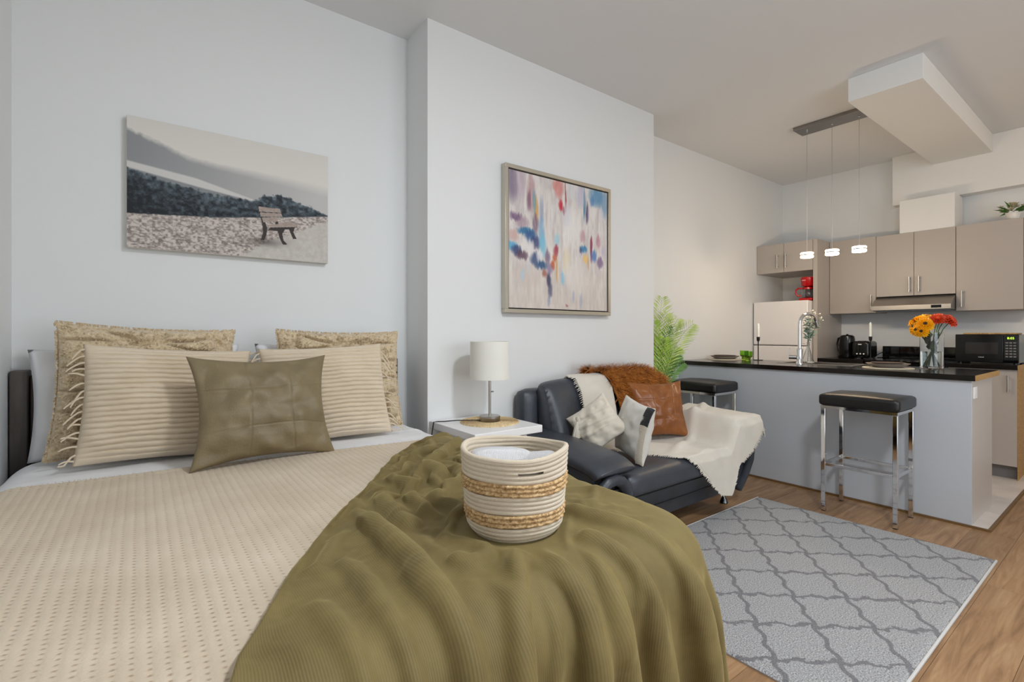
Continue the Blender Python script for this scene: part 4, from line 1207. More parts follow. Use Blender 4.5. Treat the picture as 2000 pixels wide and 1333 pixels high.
# ------------------------------------------------------------------ bar stools
def stool(loc, label):
    t = thing('bar_stool', loc, label, 'stool', 'chrome bar stools at the island')
    hx, hy = 0.1625, 0.205; x0, y0 = loc[0], loc[1]; g = 0.0125
    weld(rbox(x0 - .178, x0 + .178, y0 - .217, y0 + .217, 0.690, 0.766, 0.022, 12, 0.016).build('seat', 'stool_leather', t, angle=180))
    for sx in (-1, 1):
        for sy in (-1, 1):
            cx, cy = x0 + sx * (hx - g), y0 + sy * (hy - g)
            B(cx - g, cx + g, cy - g, cy + g, 0.004, 0.672).build('leg', 'chrome', t, bevel=0.002)
            B(cx - g * .9, cx + g * .9, cy - g * .9, cy + g * .9, 0.0, 0.004).build('foot_pad', 'black_plastic', t)
    sr = MB()
    for sx in (-1, 1): sr.box(x0 + sx * (hx - g) - g, x0 + sx * (hx - g) + g, y0 - hy, y0 + hy, 0.672, 0.6895)
    for sy in (-1, 1): sr.box(x0 - hx + 2 * g, x0 + hx - 2 * g, y0 + sy * (hy - g) - g, y0 + sy * (hy - g) + g, 0.672, 0.6895)
    sr.build('seat_frame', 'chrome', t, smooth=False)
    for sx in (-1, 1): B(x0 + sx * (hx - g) - .009, x0 + sx * (hx - g) + .009, y0 - hy + 2 * g, y0 + hy - 2 * g, 0.297, 0.317).build('foot_rail', 'chrome', t, bevel=0.002)
    for sy in (-1, 1): B(x0 - hx + 2 * g, x0 + hx - 2 * g, y0 + sy * (hy - g) - .009, y0 + sy * (hy - g) + .009, 0.297, 0.317).build('foot_rail', 'chrome', t, bevel=0.002)
    return t
s1 = stool((3.7225, 1.145, 0), 'chrome bar stool with black padded seat beside the rug, in front of the island')
dup(s1, (3.7225, 2.300, 0), 'chrome bar stool with black padded seat behind the sofa, next to the palm')

# ------------------------------------------------------------------ kitchen island
ks = thing('kitchen_island', (4.26, 1.68, 0.0125), 'grey panelled kitchen island with chipboard-edged end', 'island')
B(3.958, 3.978, 0.685, 2.680, 0.0125, 0.8755).build('front_panel', 'island_panel', ks, bevel=0.001)
B(3.979, 4.540, 0.685, 0.704, 0.0125, 0.8755).build('end_panel', 'island_end', ks, bevel=0.001)
B(3.979, 4.540, 2.662, 2.680, 0.0125, 0.8755).build('end_panel', 'island_end', ks)
B(4.50, 4.53, 0.705, 2.66, 0.0125, 0.11).build('toe_kick', 'toe_kick', ks)
B(3.979, 4.52, 0.705, 2.66, 0.11, 0.13).build('bottom_shelf', 'cabinet_inside', ks)
for k in range(4):
    y0_ = 0.706 + k * 0.489
    d_ = B(4.521, 4.540, y0_, y0_ + 0.485, 0.115, 0.872).build('door', 'cabinet', ks, bevel=0.0015)
    B(4.556, 4.564, y0_ + .44, y0_ + .448, 0.70, 0.83).build('handle', 'brushed', d_)
cx0, cx1, cy0, cy1 = 3.938, 4.645, 0.666, 2.683
sk = (4.30, 4.60, 1.42, 1.95)   # sink cut-out
wt = MB().box(cx0, sk[0], cy0, cy1, 0.876, 0.910).box(sk[1], cx1, cy0, cy1, 0.876, 0.910).box(sk[0], sk[1], cy0, sk[2], 0.876, 0.910).box(sk[0], sk[1], sk[3], cy1, 0.876, 0.910)
wto = tag(wt.build('island_worktop', 'counter', smooth=False), 'long black worktop on the kitchen island', 'worktop')
B(cx0, cx1, cy0 - .0025, cy0 - .0002, 0.876, 0.9095).build('raw_edge', 'chipboard', wto)['label'] = 'bare chipboard end of the black worktop'
sn = thing('sink', (4.45, 1.685, 0.74), 'stainless steel sink set into the island worktop', 'sink')
sm = MB()
e_ = 0.012
sm.box(sk[0] - e_, sk[1] + e_, sk[2] - e_, sk[2] + .02, 0.9102, 0.913).box(sk[0] - e_, sk[1] + e_, sk[3] - .02, sk[3] + e_, 0.9102, 0.913).box(sk[0] - e_, sk[0] + .02, sk[2] + .02, sk[3] - .02, 0.9102, 0.913).box(sk[1] - .02, sk[1] + e_, sk[2] + .02, sk[3] - .02, 0.9102, 0.913)
sm.build('rim', 'brushed', sn, smooth=False)
bs = MB(); x0, x1, y0, y1 = sk[0] + .003, sk[1] - .003, sk[2] + .003, sk[3] - .003
for q_ in ((x0, x0 + .003, y0, y1), (x1 - .003, x1, y0, y1), (x0, x1, y0, y0 + .003), (x0, x1, y1 - .003, y1)): bs.box(q_[0], q_[1], q_[2], q_[3], 0.74, 0.910)
bs.box(x0, x1, y0, y1, 0.737, 0.74); bs.build('basin', 'brushed', sn, smooth=False)
MB().lathe([(0.0, .7402), (.03, .7402), (.034, .7425), (.028, .7425), (0, .7415)], (4.45, 1.685), 24).build('drain', 'dark_steel', sn)

fx, fy = 4.262, 1.772
fc = thing('kitchen_faucet', (fx, fy, 0.910), 'tall chrome gooseneck faucet with side lever on the island', 'faucet')
MB().lathe([(0.0, .9102), (.027, .9102), (.027, .918), (.023, .924), (.023, 1.03), (.017, 1.036), (0, 1.036)], (fx, fy), 28).build('body', 'chrome', fc)
neck = [(fx, fy, 1.03), (fx, fy, 1.12), (fx, fy, 1.23)]
for k in range(1, 13):
    t = math.pi * k / 12 * 0.93; neck.append((fx + 0.085 * (1 - math.cos(t)), fy - 0.03 * (1 - math.cos(t)), 1.23 + 0.088 * math.sin(t)))
MB().tube(neck, 0.0135, 16).build('spout', 'chrome', fc, angle=60)
e_ = Vector(neck[-1]); d_ = (e_ - Vector(neck[-2])).normalized()
MB().tube([e_ - d_ * .005, e_ + d_ * .035], 0.0155, 16).build('spray_head', 'brushed', fc)
lv = MB().tube([(fx - .012, fy + .018, 0.965), (fx - .032, fy + .068, 0.965)], 0.016, 14).build('lever_hub', 'chrome', fc)
MB().tube([(fx - .030, fy + .064, 0.975), (fx - .031, fy + .064, 1.04)], 0.0032, 8).build('lever', 'chrome', lv)

# tableware on the island
def plates(c, label_m, label_a, label_b, ang=0):
    zz = 0.9102; x, y_ = c
    tag(MB().lathe([(0.0, zz), (.150, zz), (.152, zz + .002), (.148, zz + .005), (0.0, zz + .005)], c, 48).build('placemat', 'woven_white_mat'), label_m, 'placemat', 'placemats on the island')
    z1 = zz + .0052
    tag(MB().lathe([(0.0, z1), (.075, z1), (.085, z1 + .003), (.128, z1 + .027), (.130, z1 + .030), (.126, z1 + .030), (.082, z1 + .007), (0.0, z1 + .006)], c, 48).build('dinner_plate', 'plate_grey'), label_a, 'plate', 'dinner plates on the island')
    z2 = z1 + .0150
    tag(MB().lathe([(0.0, z2), (.055, z2), (.065, z2 + .003), (.098, z2 + .018), (.100, z2 + .021), (.096, z2 + .021), (.062, z2 + .006), (0.0, z2 + .005)], c, 48).build('side_plate', 'plate_dark'), label_b, 'plate', 'side plates on the island')
plates((4.27, 1.185), 'pale woven placemat on the worktop near the glass flower vase', 'taupe dinner plate on the placemat near the glass flower vase', 'small brown plate stacked on the dinner plate near the flower vase')
plates((4.42, 2.500), 'pale woven placemat on the worktop beside the green tumblers', 'taupe dinner plate on the placemat beside the green tumblers', 'small brown plate stacked on the dinner plate beside the green tumblers')
def tumbler(c, label):
    zz = 0.9102
    pr = [(0.0, zz), (.022, zz), (.024, zz + .004), (.020, zz + .022), (.026, zz + .030), (.036, zz + .040), (.0375, zz + .085), (.0355, zz + .085), (.034, zz + .043), (.022, zz + .034), (0.0, zz + .030)]
    return tag(MB().lathe(pr, c, 32).build('green_tumbler', 'green_glass'), label, 'glass', 'green glass tumblers on the island')
tumbler((4.395, 2.262), 'green footed glass tumbler nearer the worktop edge by the candle')
tumbler((4.52, 2.365), 'green footed glass tumbler between the stacked plates and the other tumbler')
def candle(c, zz, hs, hc, label):
    t = thing('candlestick', (c[0], c[1], zz), label, 'candlestick', 'black candlesticks with white candles')
    MB().lathe([(0.0, zz), (.040, zz), (.040, zz + .004), (.006, zz + .006), (.0045, zz + .02), (.0045, zz + hs - .045), (.013, zz + hs - .032), (.0145, zz + hs), (.011, zz + hs), (.011, zz + hs - .01), (0, zz + hs - .01)], c, 24).build('holder', 'black_iron', t)
    cd = MB().lathe([(0.0, zz + hs - .009), (.0108, zz + hs - .009), (.0108, zz + hs + hc - .02), (.008, zz + hs + hc - .006), (.003, zz + hs + hc), (0, zz + hs + hc)], c, 20).build('candle', 'wax', t)
    MB().tube([(c[0], c[1], zz + hs + hc - .002), (c[0] + .001, c[1], zz + hs + hc + .010)], .0008, 5).build('wick', 'mark_white', cd)
candle((4.546, 2.246), 0.9102, 0.215, 0.125, 'thin black candlestick with white candle on the island, in front of the fridge')
candle((5.50, 1.660), 0.9126, 0.215, 0.135, 'thin black candlestick with white candle beside the toaster')

# flask vase with sage sprigs
fv = tag(MB().lathe([(0.0, .9102), (.046, .9102), (.048, .914), (.046, .920), (.012, 1.035), (.010, 1.075), (.013, 1.085), (.0115, 1.085), (.0085, 1.074), (.0105, 1.034), (.0435, .922), (0.0, .9145)], (4.49, 1.800), 32).build('flask_vase', 'clear_glass'), 'clear conical glass flask vase by the faucet', 'vase')
rnd = random.Random(12)
for k, (dx, dy, hgt) in enumerate(((.00, -.02, .30), (-.02, -.09, .27), (.02, .01, .25))):
    lab = ('tall white-flowered sage sprig in the flask vase', 'white-flowered sage sprig leaning furthest over in the flask vase', 'short white-flowered sage sprig in the flask vase')[k]
    t = thing('flower_sprig', (4.49, 1.800, 0.92), lab, 'flower', 'sage sprigs in the flask vase')
    pts = [(4.49 + .004 * k - .004, 1.80, .925), (4.49, 1.800 + .001 * k, 1.08), (4.49 + dx * .5, 1.80 + dy * .5, 1.08 + hgt * .35), (4.49 + dx, 1.80 + dy, 1.08 + hgt * .72)]
    MB().tube(pts, .0018, 5).build('stem', 'stem_green', t)
    lf = MB(); pt = MB()
    for q_ in range(34):
        s_ = rnd.uniform(.15, 1); b_ = Vector(pts[1]).lerp(Vector(pts[3]), s_)
        d_ = Vector((rnd.uniform(-1, 1), rnd.uniform(-1, 1), rnd.uniform(-.3, .9))).normalized()
        lf.strip_blade(b_, b_ + d_ * rnd.uniform(.03, .055), .006, (d_.y, -d_.x, .4))
    for q_ in range(16):
        s_ = rnd.uniform(.35, 1.1); b_ = Vector(pts[1]).lerp(Vector(pts[3]), s_) + Vector((rnd.uniform(-.035, .035), rnd.uniform(-.045, .045), rnd.uniform(-.01, .045)))
        for w_ in range(5):
            a_ = 2 * math.pi * w_ / 5; d_ = Vector((math.cos(a_) - .4, math.sin(a_), .5)).normalized()
            pt.strip_blade(b_, b_ + d_ * .020, .007, (0, 0, 1))
    lf.build('leaves', 'sage_leaf', t, smooth=False); tag(pt.build('petals', 'petal_white', t, smooth=False), kind='stuff')

# cylinder vase with gerbera flowers
vx, vy = 4.545, 1.000
va = thing('glass_vase', (vx, vy, .9102), 'tall clear glass cylinder vase holding yellow and orange flowers', 'vase')
MB().lathe([(0.0, .9102), (.066, .9102), (.0675, .913), (.0675, 1.165), (.0645, 1.165), (.0640, .924), (0.0, .922)], (vx, vy), 48).build('glass', 'clear_glass', va)
MB().lathe([(0.0, .9245), (.0632, .9245), (.0632, 1.03), (0, 1.03)], (vx, vy), 40).build('water', 'water', va)
rnd = random.Random(20)
def gerbera(k, off, z, r, mat, label, tiltv, dark=True):
    t = thing('gerbera', (vx, vy, .95), label, 'flower', 'cut flowers in the cylinder vase')
    head = Vector((vx + off[0], vy + off[1], z))
    MB().tube([(vx - off[0] * .35, vy - off[1] * .35, .93), (vx + off[0] * .15, vy + off[1] * .15, 1.08), (vx + off[0] * .6, vy + off[1] * .6, z - .06), head], .0030, 6).build('stem', 'stem_green', t)
    n_ = Vector(tiltv).normalized(); q_ = n_.to_track_quat('Z', 'Y')
    pt = MB()
    for ring, (cnt, rr, lift) in enumerate(((20, r, .0), (16, r * .82, .006), (11, r * .55, .012))):
        for w_ in range(cnt):
            a_ = 2 * math.pi * (w_ + .3 * ring) / cnt + rnd.uniform(-.06, .06)
            L = rr * rnd.uniform(.9, 1.05); dw = L * .17
            ca, sa = math.cos(a_), math.sin(a_)
            loc = [(0, 0), (L * .35, dw * .8), (L * .75, dw), (L, 0), (L * .75, -dw), (L * .35, -dw * .8)]
            zz = [lift, lift + .006, lift + .007 - .004 * (ring == 0), lift - .004, lift + .007 - .004 * (ring == 0), lift + .006]
            vs = [head + q_ @ Vector((x_ * ca - y_ * sa, x_ * sa + y_ * ca, h_)) for (x_, y_), h_ in zip(loc, zz)]
            pt.add(vs, [(0, 1, 2, 3), (0, 3, 4, 5)])
    pt.build('petals', mat, t, smooth=False)
    ce = MB(); ce.lathe([(0, .002), (r * .24, .008), (r * .2, .017), (0, .019)], (0, 0), 12)
    ce.v = [tuple(head + q_ @ Vector(c)) for c in ce.v]
    ce.build('flower_centre', 'flower_eye' if dark else 'petal_orange', t)
fl_ = [((-.03, .05, 0), 1.245, .062, (-1, -.1, .55)), ((-.07, .02), 1.225, .060, (-1, -.2, .5)), ((-.05, .085), 1.205, .058, (-.8, .7, .45)), ((-.015, .095), 1.25, .055, (-.3, .7, .9)), ((-.075, .065), 1.185, .055, (-1, .5, .15)), ((.02, .03), 1.275, .060, (-.3, -.1, 1)), ((-.085, .035), 1.175, .050, (-1, .1, .1)), ((.06, .07), 1.24, .055, (.3, .5, .8))]
labs = ['yellow gerbera with a dark centre facing the bed, middle of the bunch', 'yellow gerbera low beside the orange flowers', 'yellow gerbera on the faucet side of the bunch', 'yellow gerbera standing high on the faucet side of the bunch', 'yellow gerbera hanging low over the vase rim', 'yellow gerbera on top of the bunch', 'small yellow gerbera lowest above the vase rim', 'yellow gerbera on the cooker side of the bunch']
for k, (of, z_, r_, tv) in enumerate(fl_): gerbera(k, of, z_, r_, 'petal_yellow', labs[k], tv, True)
fo = [((.01, -.055), 1.268, .062, (-.5, -.5, .8)), ((.03, -.10), 1.250, .058, (-.4, -1, .6)), ((-.03, -.04), 1.262, .050, (-.8, -.3, .7)), ((.07, -.06), 1.262, .055, (.4, -.5, .9))]
labo = ['large orange-red gerbera above the yellow flowers', 'orange-red gerbera reaching out towards the microwave', 'orange-red gerbera next to the yellow flowers facing the bed', 'orange-red gerbera at the cooker side of the bunch']
for k, (of, z_, r_, tv) in enumerate(fo): gerbera(k + 9, of, z_, r_, 'petal_orange', labo[k], tv, False)
fg_ = thing('bouquet_greens', (vx, vy, .95), 'dark green leaves filling the glass vase under the flowers', 'leaves')
for k in range(26):
    a_ = rnd.uniform(0, 6.28); h_ = rnd.uniform(1.06, 1.19); rr = .03 + .06 * max(0, h_ - 1.10) / .09
    b_ = Vector((vx + .02 * math.cos(a_), vy + .02 * math.sin(a_), h_ - .05)); e2 = Vector((vx + rr * math.cos(a_), vy + rr * math.sin(a_), h_ + rnd.uniform(-.02, .01)))
    if e2.z < 1.165: e2.x = vx + min(rr, .055) * math.cos(a_); e2.y = vy + min(rr, .055) * math.sin(a_)
    MB().strip_blade(b_, e2, .020, (math.cos(a_) * -.3, math.sin(a_) * -.3, 1)).build('leaf', 'stem_green', fg_, smooth=False)
ot = thing('wall_outlet', (4.03, 0.683, 0.765), 'white double power outlet on the island end panel', 'outlet')
B(3.995, 4.070, 0.6785, 0.6848, 0.766, 0.836).build('plate', 'outlet_white', ot, bevel=0.001)
for zz in (.783, .808): B(4.018, 4.047, 0.6770, 0.6784, zz, zz + .018).build('socket', 'mark_white', ot, bevel=.0005)

# ------------------------------------------------------------------ kitchen back run
def handle_bar(x, y_, z0_, z1_, parent):
    mb = MB().tube([(x - .028, y_, z0_), (x - .028, y_, z1_)], .006, 10)
    for zz in (z0_ + .015, z1_ - .015): mb.tube([(x - .028, y_, zz), (x, y_, zz)], .0045, 8)
    return mb.build('handle', 'brushed', parent)
def cabinet(y0_, y1_, x0_, x1_, z0_, z1_, doors, label, name='wall_cabinet', handles='b', group='grey wall cabinets'):
    t = thing(name, ((x0_ + x1_) / 2, (y0_ + y1_) / 2, z0_), label, 'cabinet', group)
    B(x0_ + .020, x1_ - .001, y0_ + .0008, y1_ - .0008, z0_, z1_).build('body', 'cabinet_inside' if name == 'x' else 'cabinet', t, bevel=.001)
    for (ya, yb, hy_, ha, hb_) in doors:
        d_ = B(x0_, x0_ + .018, ya + .0015, yb - .0015, z0_ + .001, z1_ - .001).build('door', 'cabinet', t, bevel=.0015)
        handle_bar(x0_, hy_, ha, hb_, d_)
    return t
cabinet(1.675, 2.078, 5.70, XK, 1.357, 2.103, [(1.675, 2.078, 1.712, 1.39, 1.533)], 'grey single-door wall cabinet between the fridge panel and the range hood')
cabinet(1.090, 1.675, 5.70, XK, 1.508, 2.097, [(1.3825, 1.675, 1.412, 1.54, 1.682), (1.090, 1.3825, 1.342, 1.54, 1.682)], 'grey two-door wall cabinet above the range hood')
c3 = cabinet(0.674, 1.089, 5.70, XK, 1.355, 2.100, [(0.674, 1.089, 1.048, 1.388, 1.530)], 'grey wide-door wall cabinet above the microwave')
B(5.702, XK - .001, 0.6705, 0.6735, 1.355, 2.10).build('end_edge', 'chipboard', c3)
cabinet(2.120, 2.683, 5.40, XK, 1.800, 2.106, [(2.4005, 2.683, 2.457, 1.846, 1.990), (2.120, 2.4005, 2.375, 1.846, 1.990)], 'grey two-door cabinet above the fridge')
tag(B(5.402, XK - .001, 2.080, 2.118, 0.0125, 2.105).build('gable_board', 'cabinet', bevel=.001), 'tall grey side panel next to the fridge', 'panel')
for (ya, yb, lab) in ((0.676, 1.088, 'grey base cabinet under the microwave'), (1.692, 2.078, 'grey base cabinet under the kettle and toaster')):
    t = thing('base_cabinet', (5.72, (ya + yb) / 2, .0125), lab, 'cabinet', 'grey base cabinets')
    B(5.445, XK - .001, ya, yb, .115, .875).build('body', 'cabinet', t)
    d_ = B(5.425, 5.443, ya + .001, yb - .001, .118, .873).build('door', 'cabinet', t, bevel=.0015)
    handle_bar(5.425, ya + .05, .70, .83, d_)
    B(5.49, XK - .001, ya, yb, .0125, .115).build('toe_kick', 'toe_kick', t)
    if ya < 1: B(5.427, XK - .001, ya - .0025, ya - .0003, .0125, .875).build('end_edge', 'chipboard', t)
cw = tag(B(5.400, XK - .001, 0.672, 1.089, .876, .910).build('back_worktop', 'counter', bevel=.001), 'black back worktop under the microwave', 'worktop')
B(5.402, XK - .001, 0.6695, 0.6718, .876, .9095).build('raw_edge', 'chipboard', cw)
tag(B(5.400, XK - .001, 1.691, 2.079, .876, .910).build('back_worktop', 'counter', bevel=.001), 'black back worktop under the kettle and toaster', 'worktop')
sv = thing('cooker', (5.71, 1.39, .0125), 'black electric cooker with glass top and back guard', 'cooker')
B(5.42, XK - .004, 1.0925, 1.688, .06, .895).build('body', 'black_plastic', sv, bevel=.003)
B(5.44, XK - .004, 1.11, 1.67, .0125, .06).build('plinth', 'black_plastic', sv)
B(5.405, XK - .004, 1.0905, 1.6895, .8955, .912).build('glass_top', 'black_glass', sv, bevel=.003)
for (hx_, hy_, r_) in ((5.56, 1.25, .09), (5.56, 1.53, .075), (5.80, 1.25, .075), (5.80, 1.53, .09)):
    MB().lathe([(r_ - .004, .9122), (r_, .9122), (r_, .9126), (r_ - .004, .9126)], (hx_, hy_), 32).build('hob_ring', 'dark_steel', sv)
B(5.93, XK - .004, 1.0925, 1.688, .912, 1.030).build('back_guard', 'black_glass', sv, bevel=.004)
dr = B(5.400, 5.419, 1.10, 1.68, .22, .86).build('oven_door', 'black_glass', sv, bevel=.003)
MB().tube([(5.365, 1.14, .80), (5.365, 1.64, .80)], .010, 10).tube([(5.365, 1.17, .80), (5.40, 1.17, .80)], .007, 8).tube([(5.365, 1.61, .80), (5.40, 1.61, .80)], .007, 8).build('handle', 'brushed', dr)
hd = thing('range_hood', (5.77, 1.375, 1.365), 'slim brushed steel range hood under the wall cabinet', 'range hood')
MB().prism([(5.545, 1.372), (6.018, 1.372), (6.018, 1.505), (5.705, 1.505), (5.545, 1.415)], 'y', 1.092, 1.672).build('canopy', 'brushed', hd, bevel=.002)
B(5.5425, 5.5445, 1.155, 1.225, 1.384, 1.408).build('control_panel', 'black_glass', hd)
B(5.56, 5.98, 1.11, 1.655, 1.366, 1.3715).build('filter', 'dark_steel', hd)
B(5.71, 6.017, 1.0895, 1.0915, 1.372, 1.505).build('side_plate', 'black_plastic', hd)

fd = thing('fridge', (5.65, 2.40, .0125), 'white fridge freezer with two doors beside the kitchen wall', 'fridge')
B(5.36, 6.0, 2.128, 2.668, .05, 1.487).build('body', 'fridge_white', fd, bevel=.006)
for (za, zb) in ((.06, 1.026), (1.036, 1.490)):
    d_ = B(5.300, 5.358, 2.126, 2.670, za, zb).build('door', 'fridge_white', fd, bevel=.008)
    zc = zb - .02 if za < .5 else za + .02
    B(5.290, 5.2995, 2.15, 2.175, zc - .18 if za < .5 else zc, zc if za < .5 else zc + .18).build('handle', 'fridge_white', d_, bevel=.003)
for fy_ in (2.16, 2.63): MB().cyl((5.42, fy_), .018, .0125, .05, 12).build('foot', 'black_plastic', fd)
cf = thing('coffee_maker', (5.50, 2.20, 1.487), 'red drip coffee maker with glass jug on top of the fridge', 'coffee maker')
cz = 1.4905
weld(rbox(5.395, 5.60, 2.128, 2.255, cz, cz + .030, .012, 8).build('base', 'red_plastic', cf, angle=180))
B(5.53, 5.60, 2.132, 2.250, cz + .028, cz + .175).build('water_tank', 'dark_red', cf, bevel=.01)
MB().lathe([(0, cz + .150), (.050, cz + .150), (.060, cz + .165), (.066, cz + .235), (.060, cz + .243), (0, cz + .245)], (5.468, 2.192), 32).build('brew_head', 'red_plastic', cf)
B(5.50, 5.60, 2.130, 2.252, cz + .175, cz + .243).build('rear_head', 'red_plastic', cf, bevel=.008)
jg = MB().lathe([(0, cz + .031), (.045, cz + .031), (.055, cz + .05), (.056, cz + .085), (.042, cz + .125), (.042, cz + .135), (.040, cz + .135), (.040, cz + .124), (.0535, cz + .084), (.0525, cz + .052), (.043, cz + .034), (0, cz + .034)], (5.462, 2.192), 32).build('jug', 'clear_glass', cf)
MB().lathe([(.0435, cz + .118), (.046, cz + .118), (.046, cz + .136), (.03, cz + .146), (0, cz + .147)], (5.462, 2.192), 28).build('jug_lid', 'red_plastic', jg)
MB().tube([(5.43, 2.228, cz + .128), (5.415, 2.262, cz + .130), (5.408, 2.282, cz + .112), (5.408, 2.284, cz + .075), (5.414, 2.270, cz + .052), (5.428, 2.238, cz + .052)], .0085, 10).build('jug_handle', 'red_plastic', jg)
B(5.4015, 5.4035, 2.188, 2.222, cz + .205, cz + .212).build('name_mark', 'mark_pink', cf)

mw = thing('microwave', (5.68, .865, .910), 'black microwave oven with clock display on the back worktop', 'microwave')
B(5.515, 5.86, .678, 1.056, .920, 1.150).build('body', 'black_plastic', mw, bevel=.004)
for my in (.70, 1.03):
    for mx in (5.54, 5.83): MB().cyl((mx, my), .012, .9102, .920, 12).build('foot', 'black_plastic', mw)
dr = B(5.498, 5.5145, .765, 1.054, .922, 1.148).build('door', 'black_plastic', mw, bevel=.003)
B(5.4965, 5.4978, .795, .992, .990, 1.085).build('door_window', 'mw_window', dr)
for k in range(7): B(5.4962, 5.4975, .878 + k * .0048, .8815 + k * .0048, .962, .9665 - .001 * (k % 3)).build('name_mark', 'mark_white', dr)
cp = B(5.500, 5.5145, .680, .763, .922, 1.148).build('control_panel', 'black_glass', mw, bevel=.002)
tx = bpy.data.curves.new('clock_digits', 'FONT'); tx.body = '8:05'; tx.size = .024; tx.extrude = .0003; tx.align_x = 'CENTER'
to0 = bpy.data.objects.new('clock_text', tx); COL.objects.link(to0)
tmesh = bpy.data.meshes.new_from_object(to0.evaluated_get(bpy.context.evaluated_depsgraph_get())); bpy.data.objects.remove(to0)
to = bpy.data.objects.new('clock_digits', tmesh); COL.objects.link(to); to.parent = cp; tmesh.materials.clear(); tmesh.materials.append(M['display_green'].m)
to.location = (5.4992 - 5.68, .722 - .865, 1.112 - .910); to.rotation_euler = (R(90), 0, R(-90))
for rr in range(6):
    for c_ in range(3): B(5.4985, 5.4998, .692 + c_ * .022, .708 + c_ * .022, 1.078 - rr * .022, 1.088 - rr * .022).build('key', 'toe_kick', cp)
tag(B(5.58, 5.84, .70, 1.02, 1.1502, 1.162).build('serving_board', 'chipboard', bevel=.003), 'thin wooden board lying on top of the microwave', 'board')
kt = thing('kettle', (5.78, 1.945, .910), 'glossy black electric kettle beside the toaster', 'kettle')
MB().lathe([(0, .9102), (.074, .9102), (.078, .916), (.078, .930), (0, .930)], (5.78, 1.945), 32).build('power_base', 'black_plastic', kt)
MB().lathe([(0, .931), (.074, .931), (.076, .94), (.066, 1.10), (.060, 1.128), (.045, 1.139), (0, 1.142)], (5.78, 1.945), 36).build('body', 'black_plastic', kt)
MB().tube([(5.80, 2.003, 1.115), (5.81, 2.035, 1.105), (5.81, 2.045, 1.05), (5.80, 2.025, .965), (5.79, 2.008, .955)], .010, 10).build('handle', 'black_plastic', kt)
MB().cyl((5.78, 1.945), .010, 1.141, 1.150, 12).build('lid_knob', 'black_plastic', kt)
tt = thing('toaster', (5.70, 1.775, .910), 'glossy black two-slot toaster with three white buttons', 'toaster')
weld(rbox(5.60, 5.84, 1.700, 1.848, .916, 1.082, .030, 10).build('body', 'black_plastic', tt, angle=180))
for sy_ in (1.742, 1.795): B(5.63, 5.81, sy_ - .008, sy_ + .008, 1.0815, 1.0835).build('slot', 'dark_steel', tt)
B(5.5925, 5.5995, 1.752, 1.796, .905 + .02, .932).build('crumb_tray', 'dark_steel', tt)
for k in range(3): MB().tube([(5.600, 1.745 + k * .028, .958), (5.594, 1.745 + k * .028, .958)], .007, 10).build('button', 'mark_white', tt)
B(5.597, 5.5995, 1.764, 1.792, 1.046, 1.054).build('name_mark', 'mark_white', tt)
B(5.594, 5.5995, 1.788, 1.792, .975, 1.035).build('lever_slot', 'dark_steel', tt)
for fx_ in (5.63, 5.81):
    for fy_ in (1.725, 1.825): MB().cyl((fx_, fy_), .010, .9102, .918, 10).build('foot', 'black_plastic', tt)
MB().tube([(5.84, 1.72, .93), (5.88, 1.70, .955), (5.93, 1.672, .975), (5.97, 1.655, .955), (5.985, 1.650, .9175), (5.97, 1.70, .914), (5.93, 1.73, .914)], .004, 6).build('cord', 'cord_black', tt)
pp = thing('potted_flowers', (5.84, .755, 2.10), 'small white pot of cream artificial flowers on top of the wall cabinet', 'plant')
MB().lathe([(0, 2.1003), (.036, 2.1003), (.038, 2.104), (.047, 2.172), (.047, 2.178), (.043, 2.178), (.040, 2.16), (0, 2.16)], (5.84, .755), 28).build('pot', 'ceramic', pp)
lf = MB(); pt = MB(); rnd = random.Random(30)
for k in range(26):
    a_ = rnd.uniform(0, 6.28); d_ = Vector((math.cos(a_), math.sin(a_), rnd.uniform(.1, .8))); b_ = Vector((5.84, .755, 2.165)) + d_ * .02
    lf.strip_blade(b_, b_ + d_ * rnd.uniform(.05, .12), .008, (0, 0, 1), .02)
for k in range(34):
    a_ = rnd.uniform(0, 6.28); rr = rnd.uniform(.01, .085); b_ = Vector((5.84 + rr * math.cos(a_), .755 + rr * math.sin(a_), 2.225 + rnd.uniform(-.02, .03) - rr * .3))
    for q_ in range(6):
        a2 = 2 * math.pi * q_ / 6; d_ = Vector((math.cos(a2), math.sin(a2), .45)); pt.strip_blade(b_, b_ + d_ * .026, .010, (0, 0, 1))
lf.build('leaves', 'stem_green', pp, smooth=False); pt.build('blossoms', 'petal_cream', pp, smooth=False)

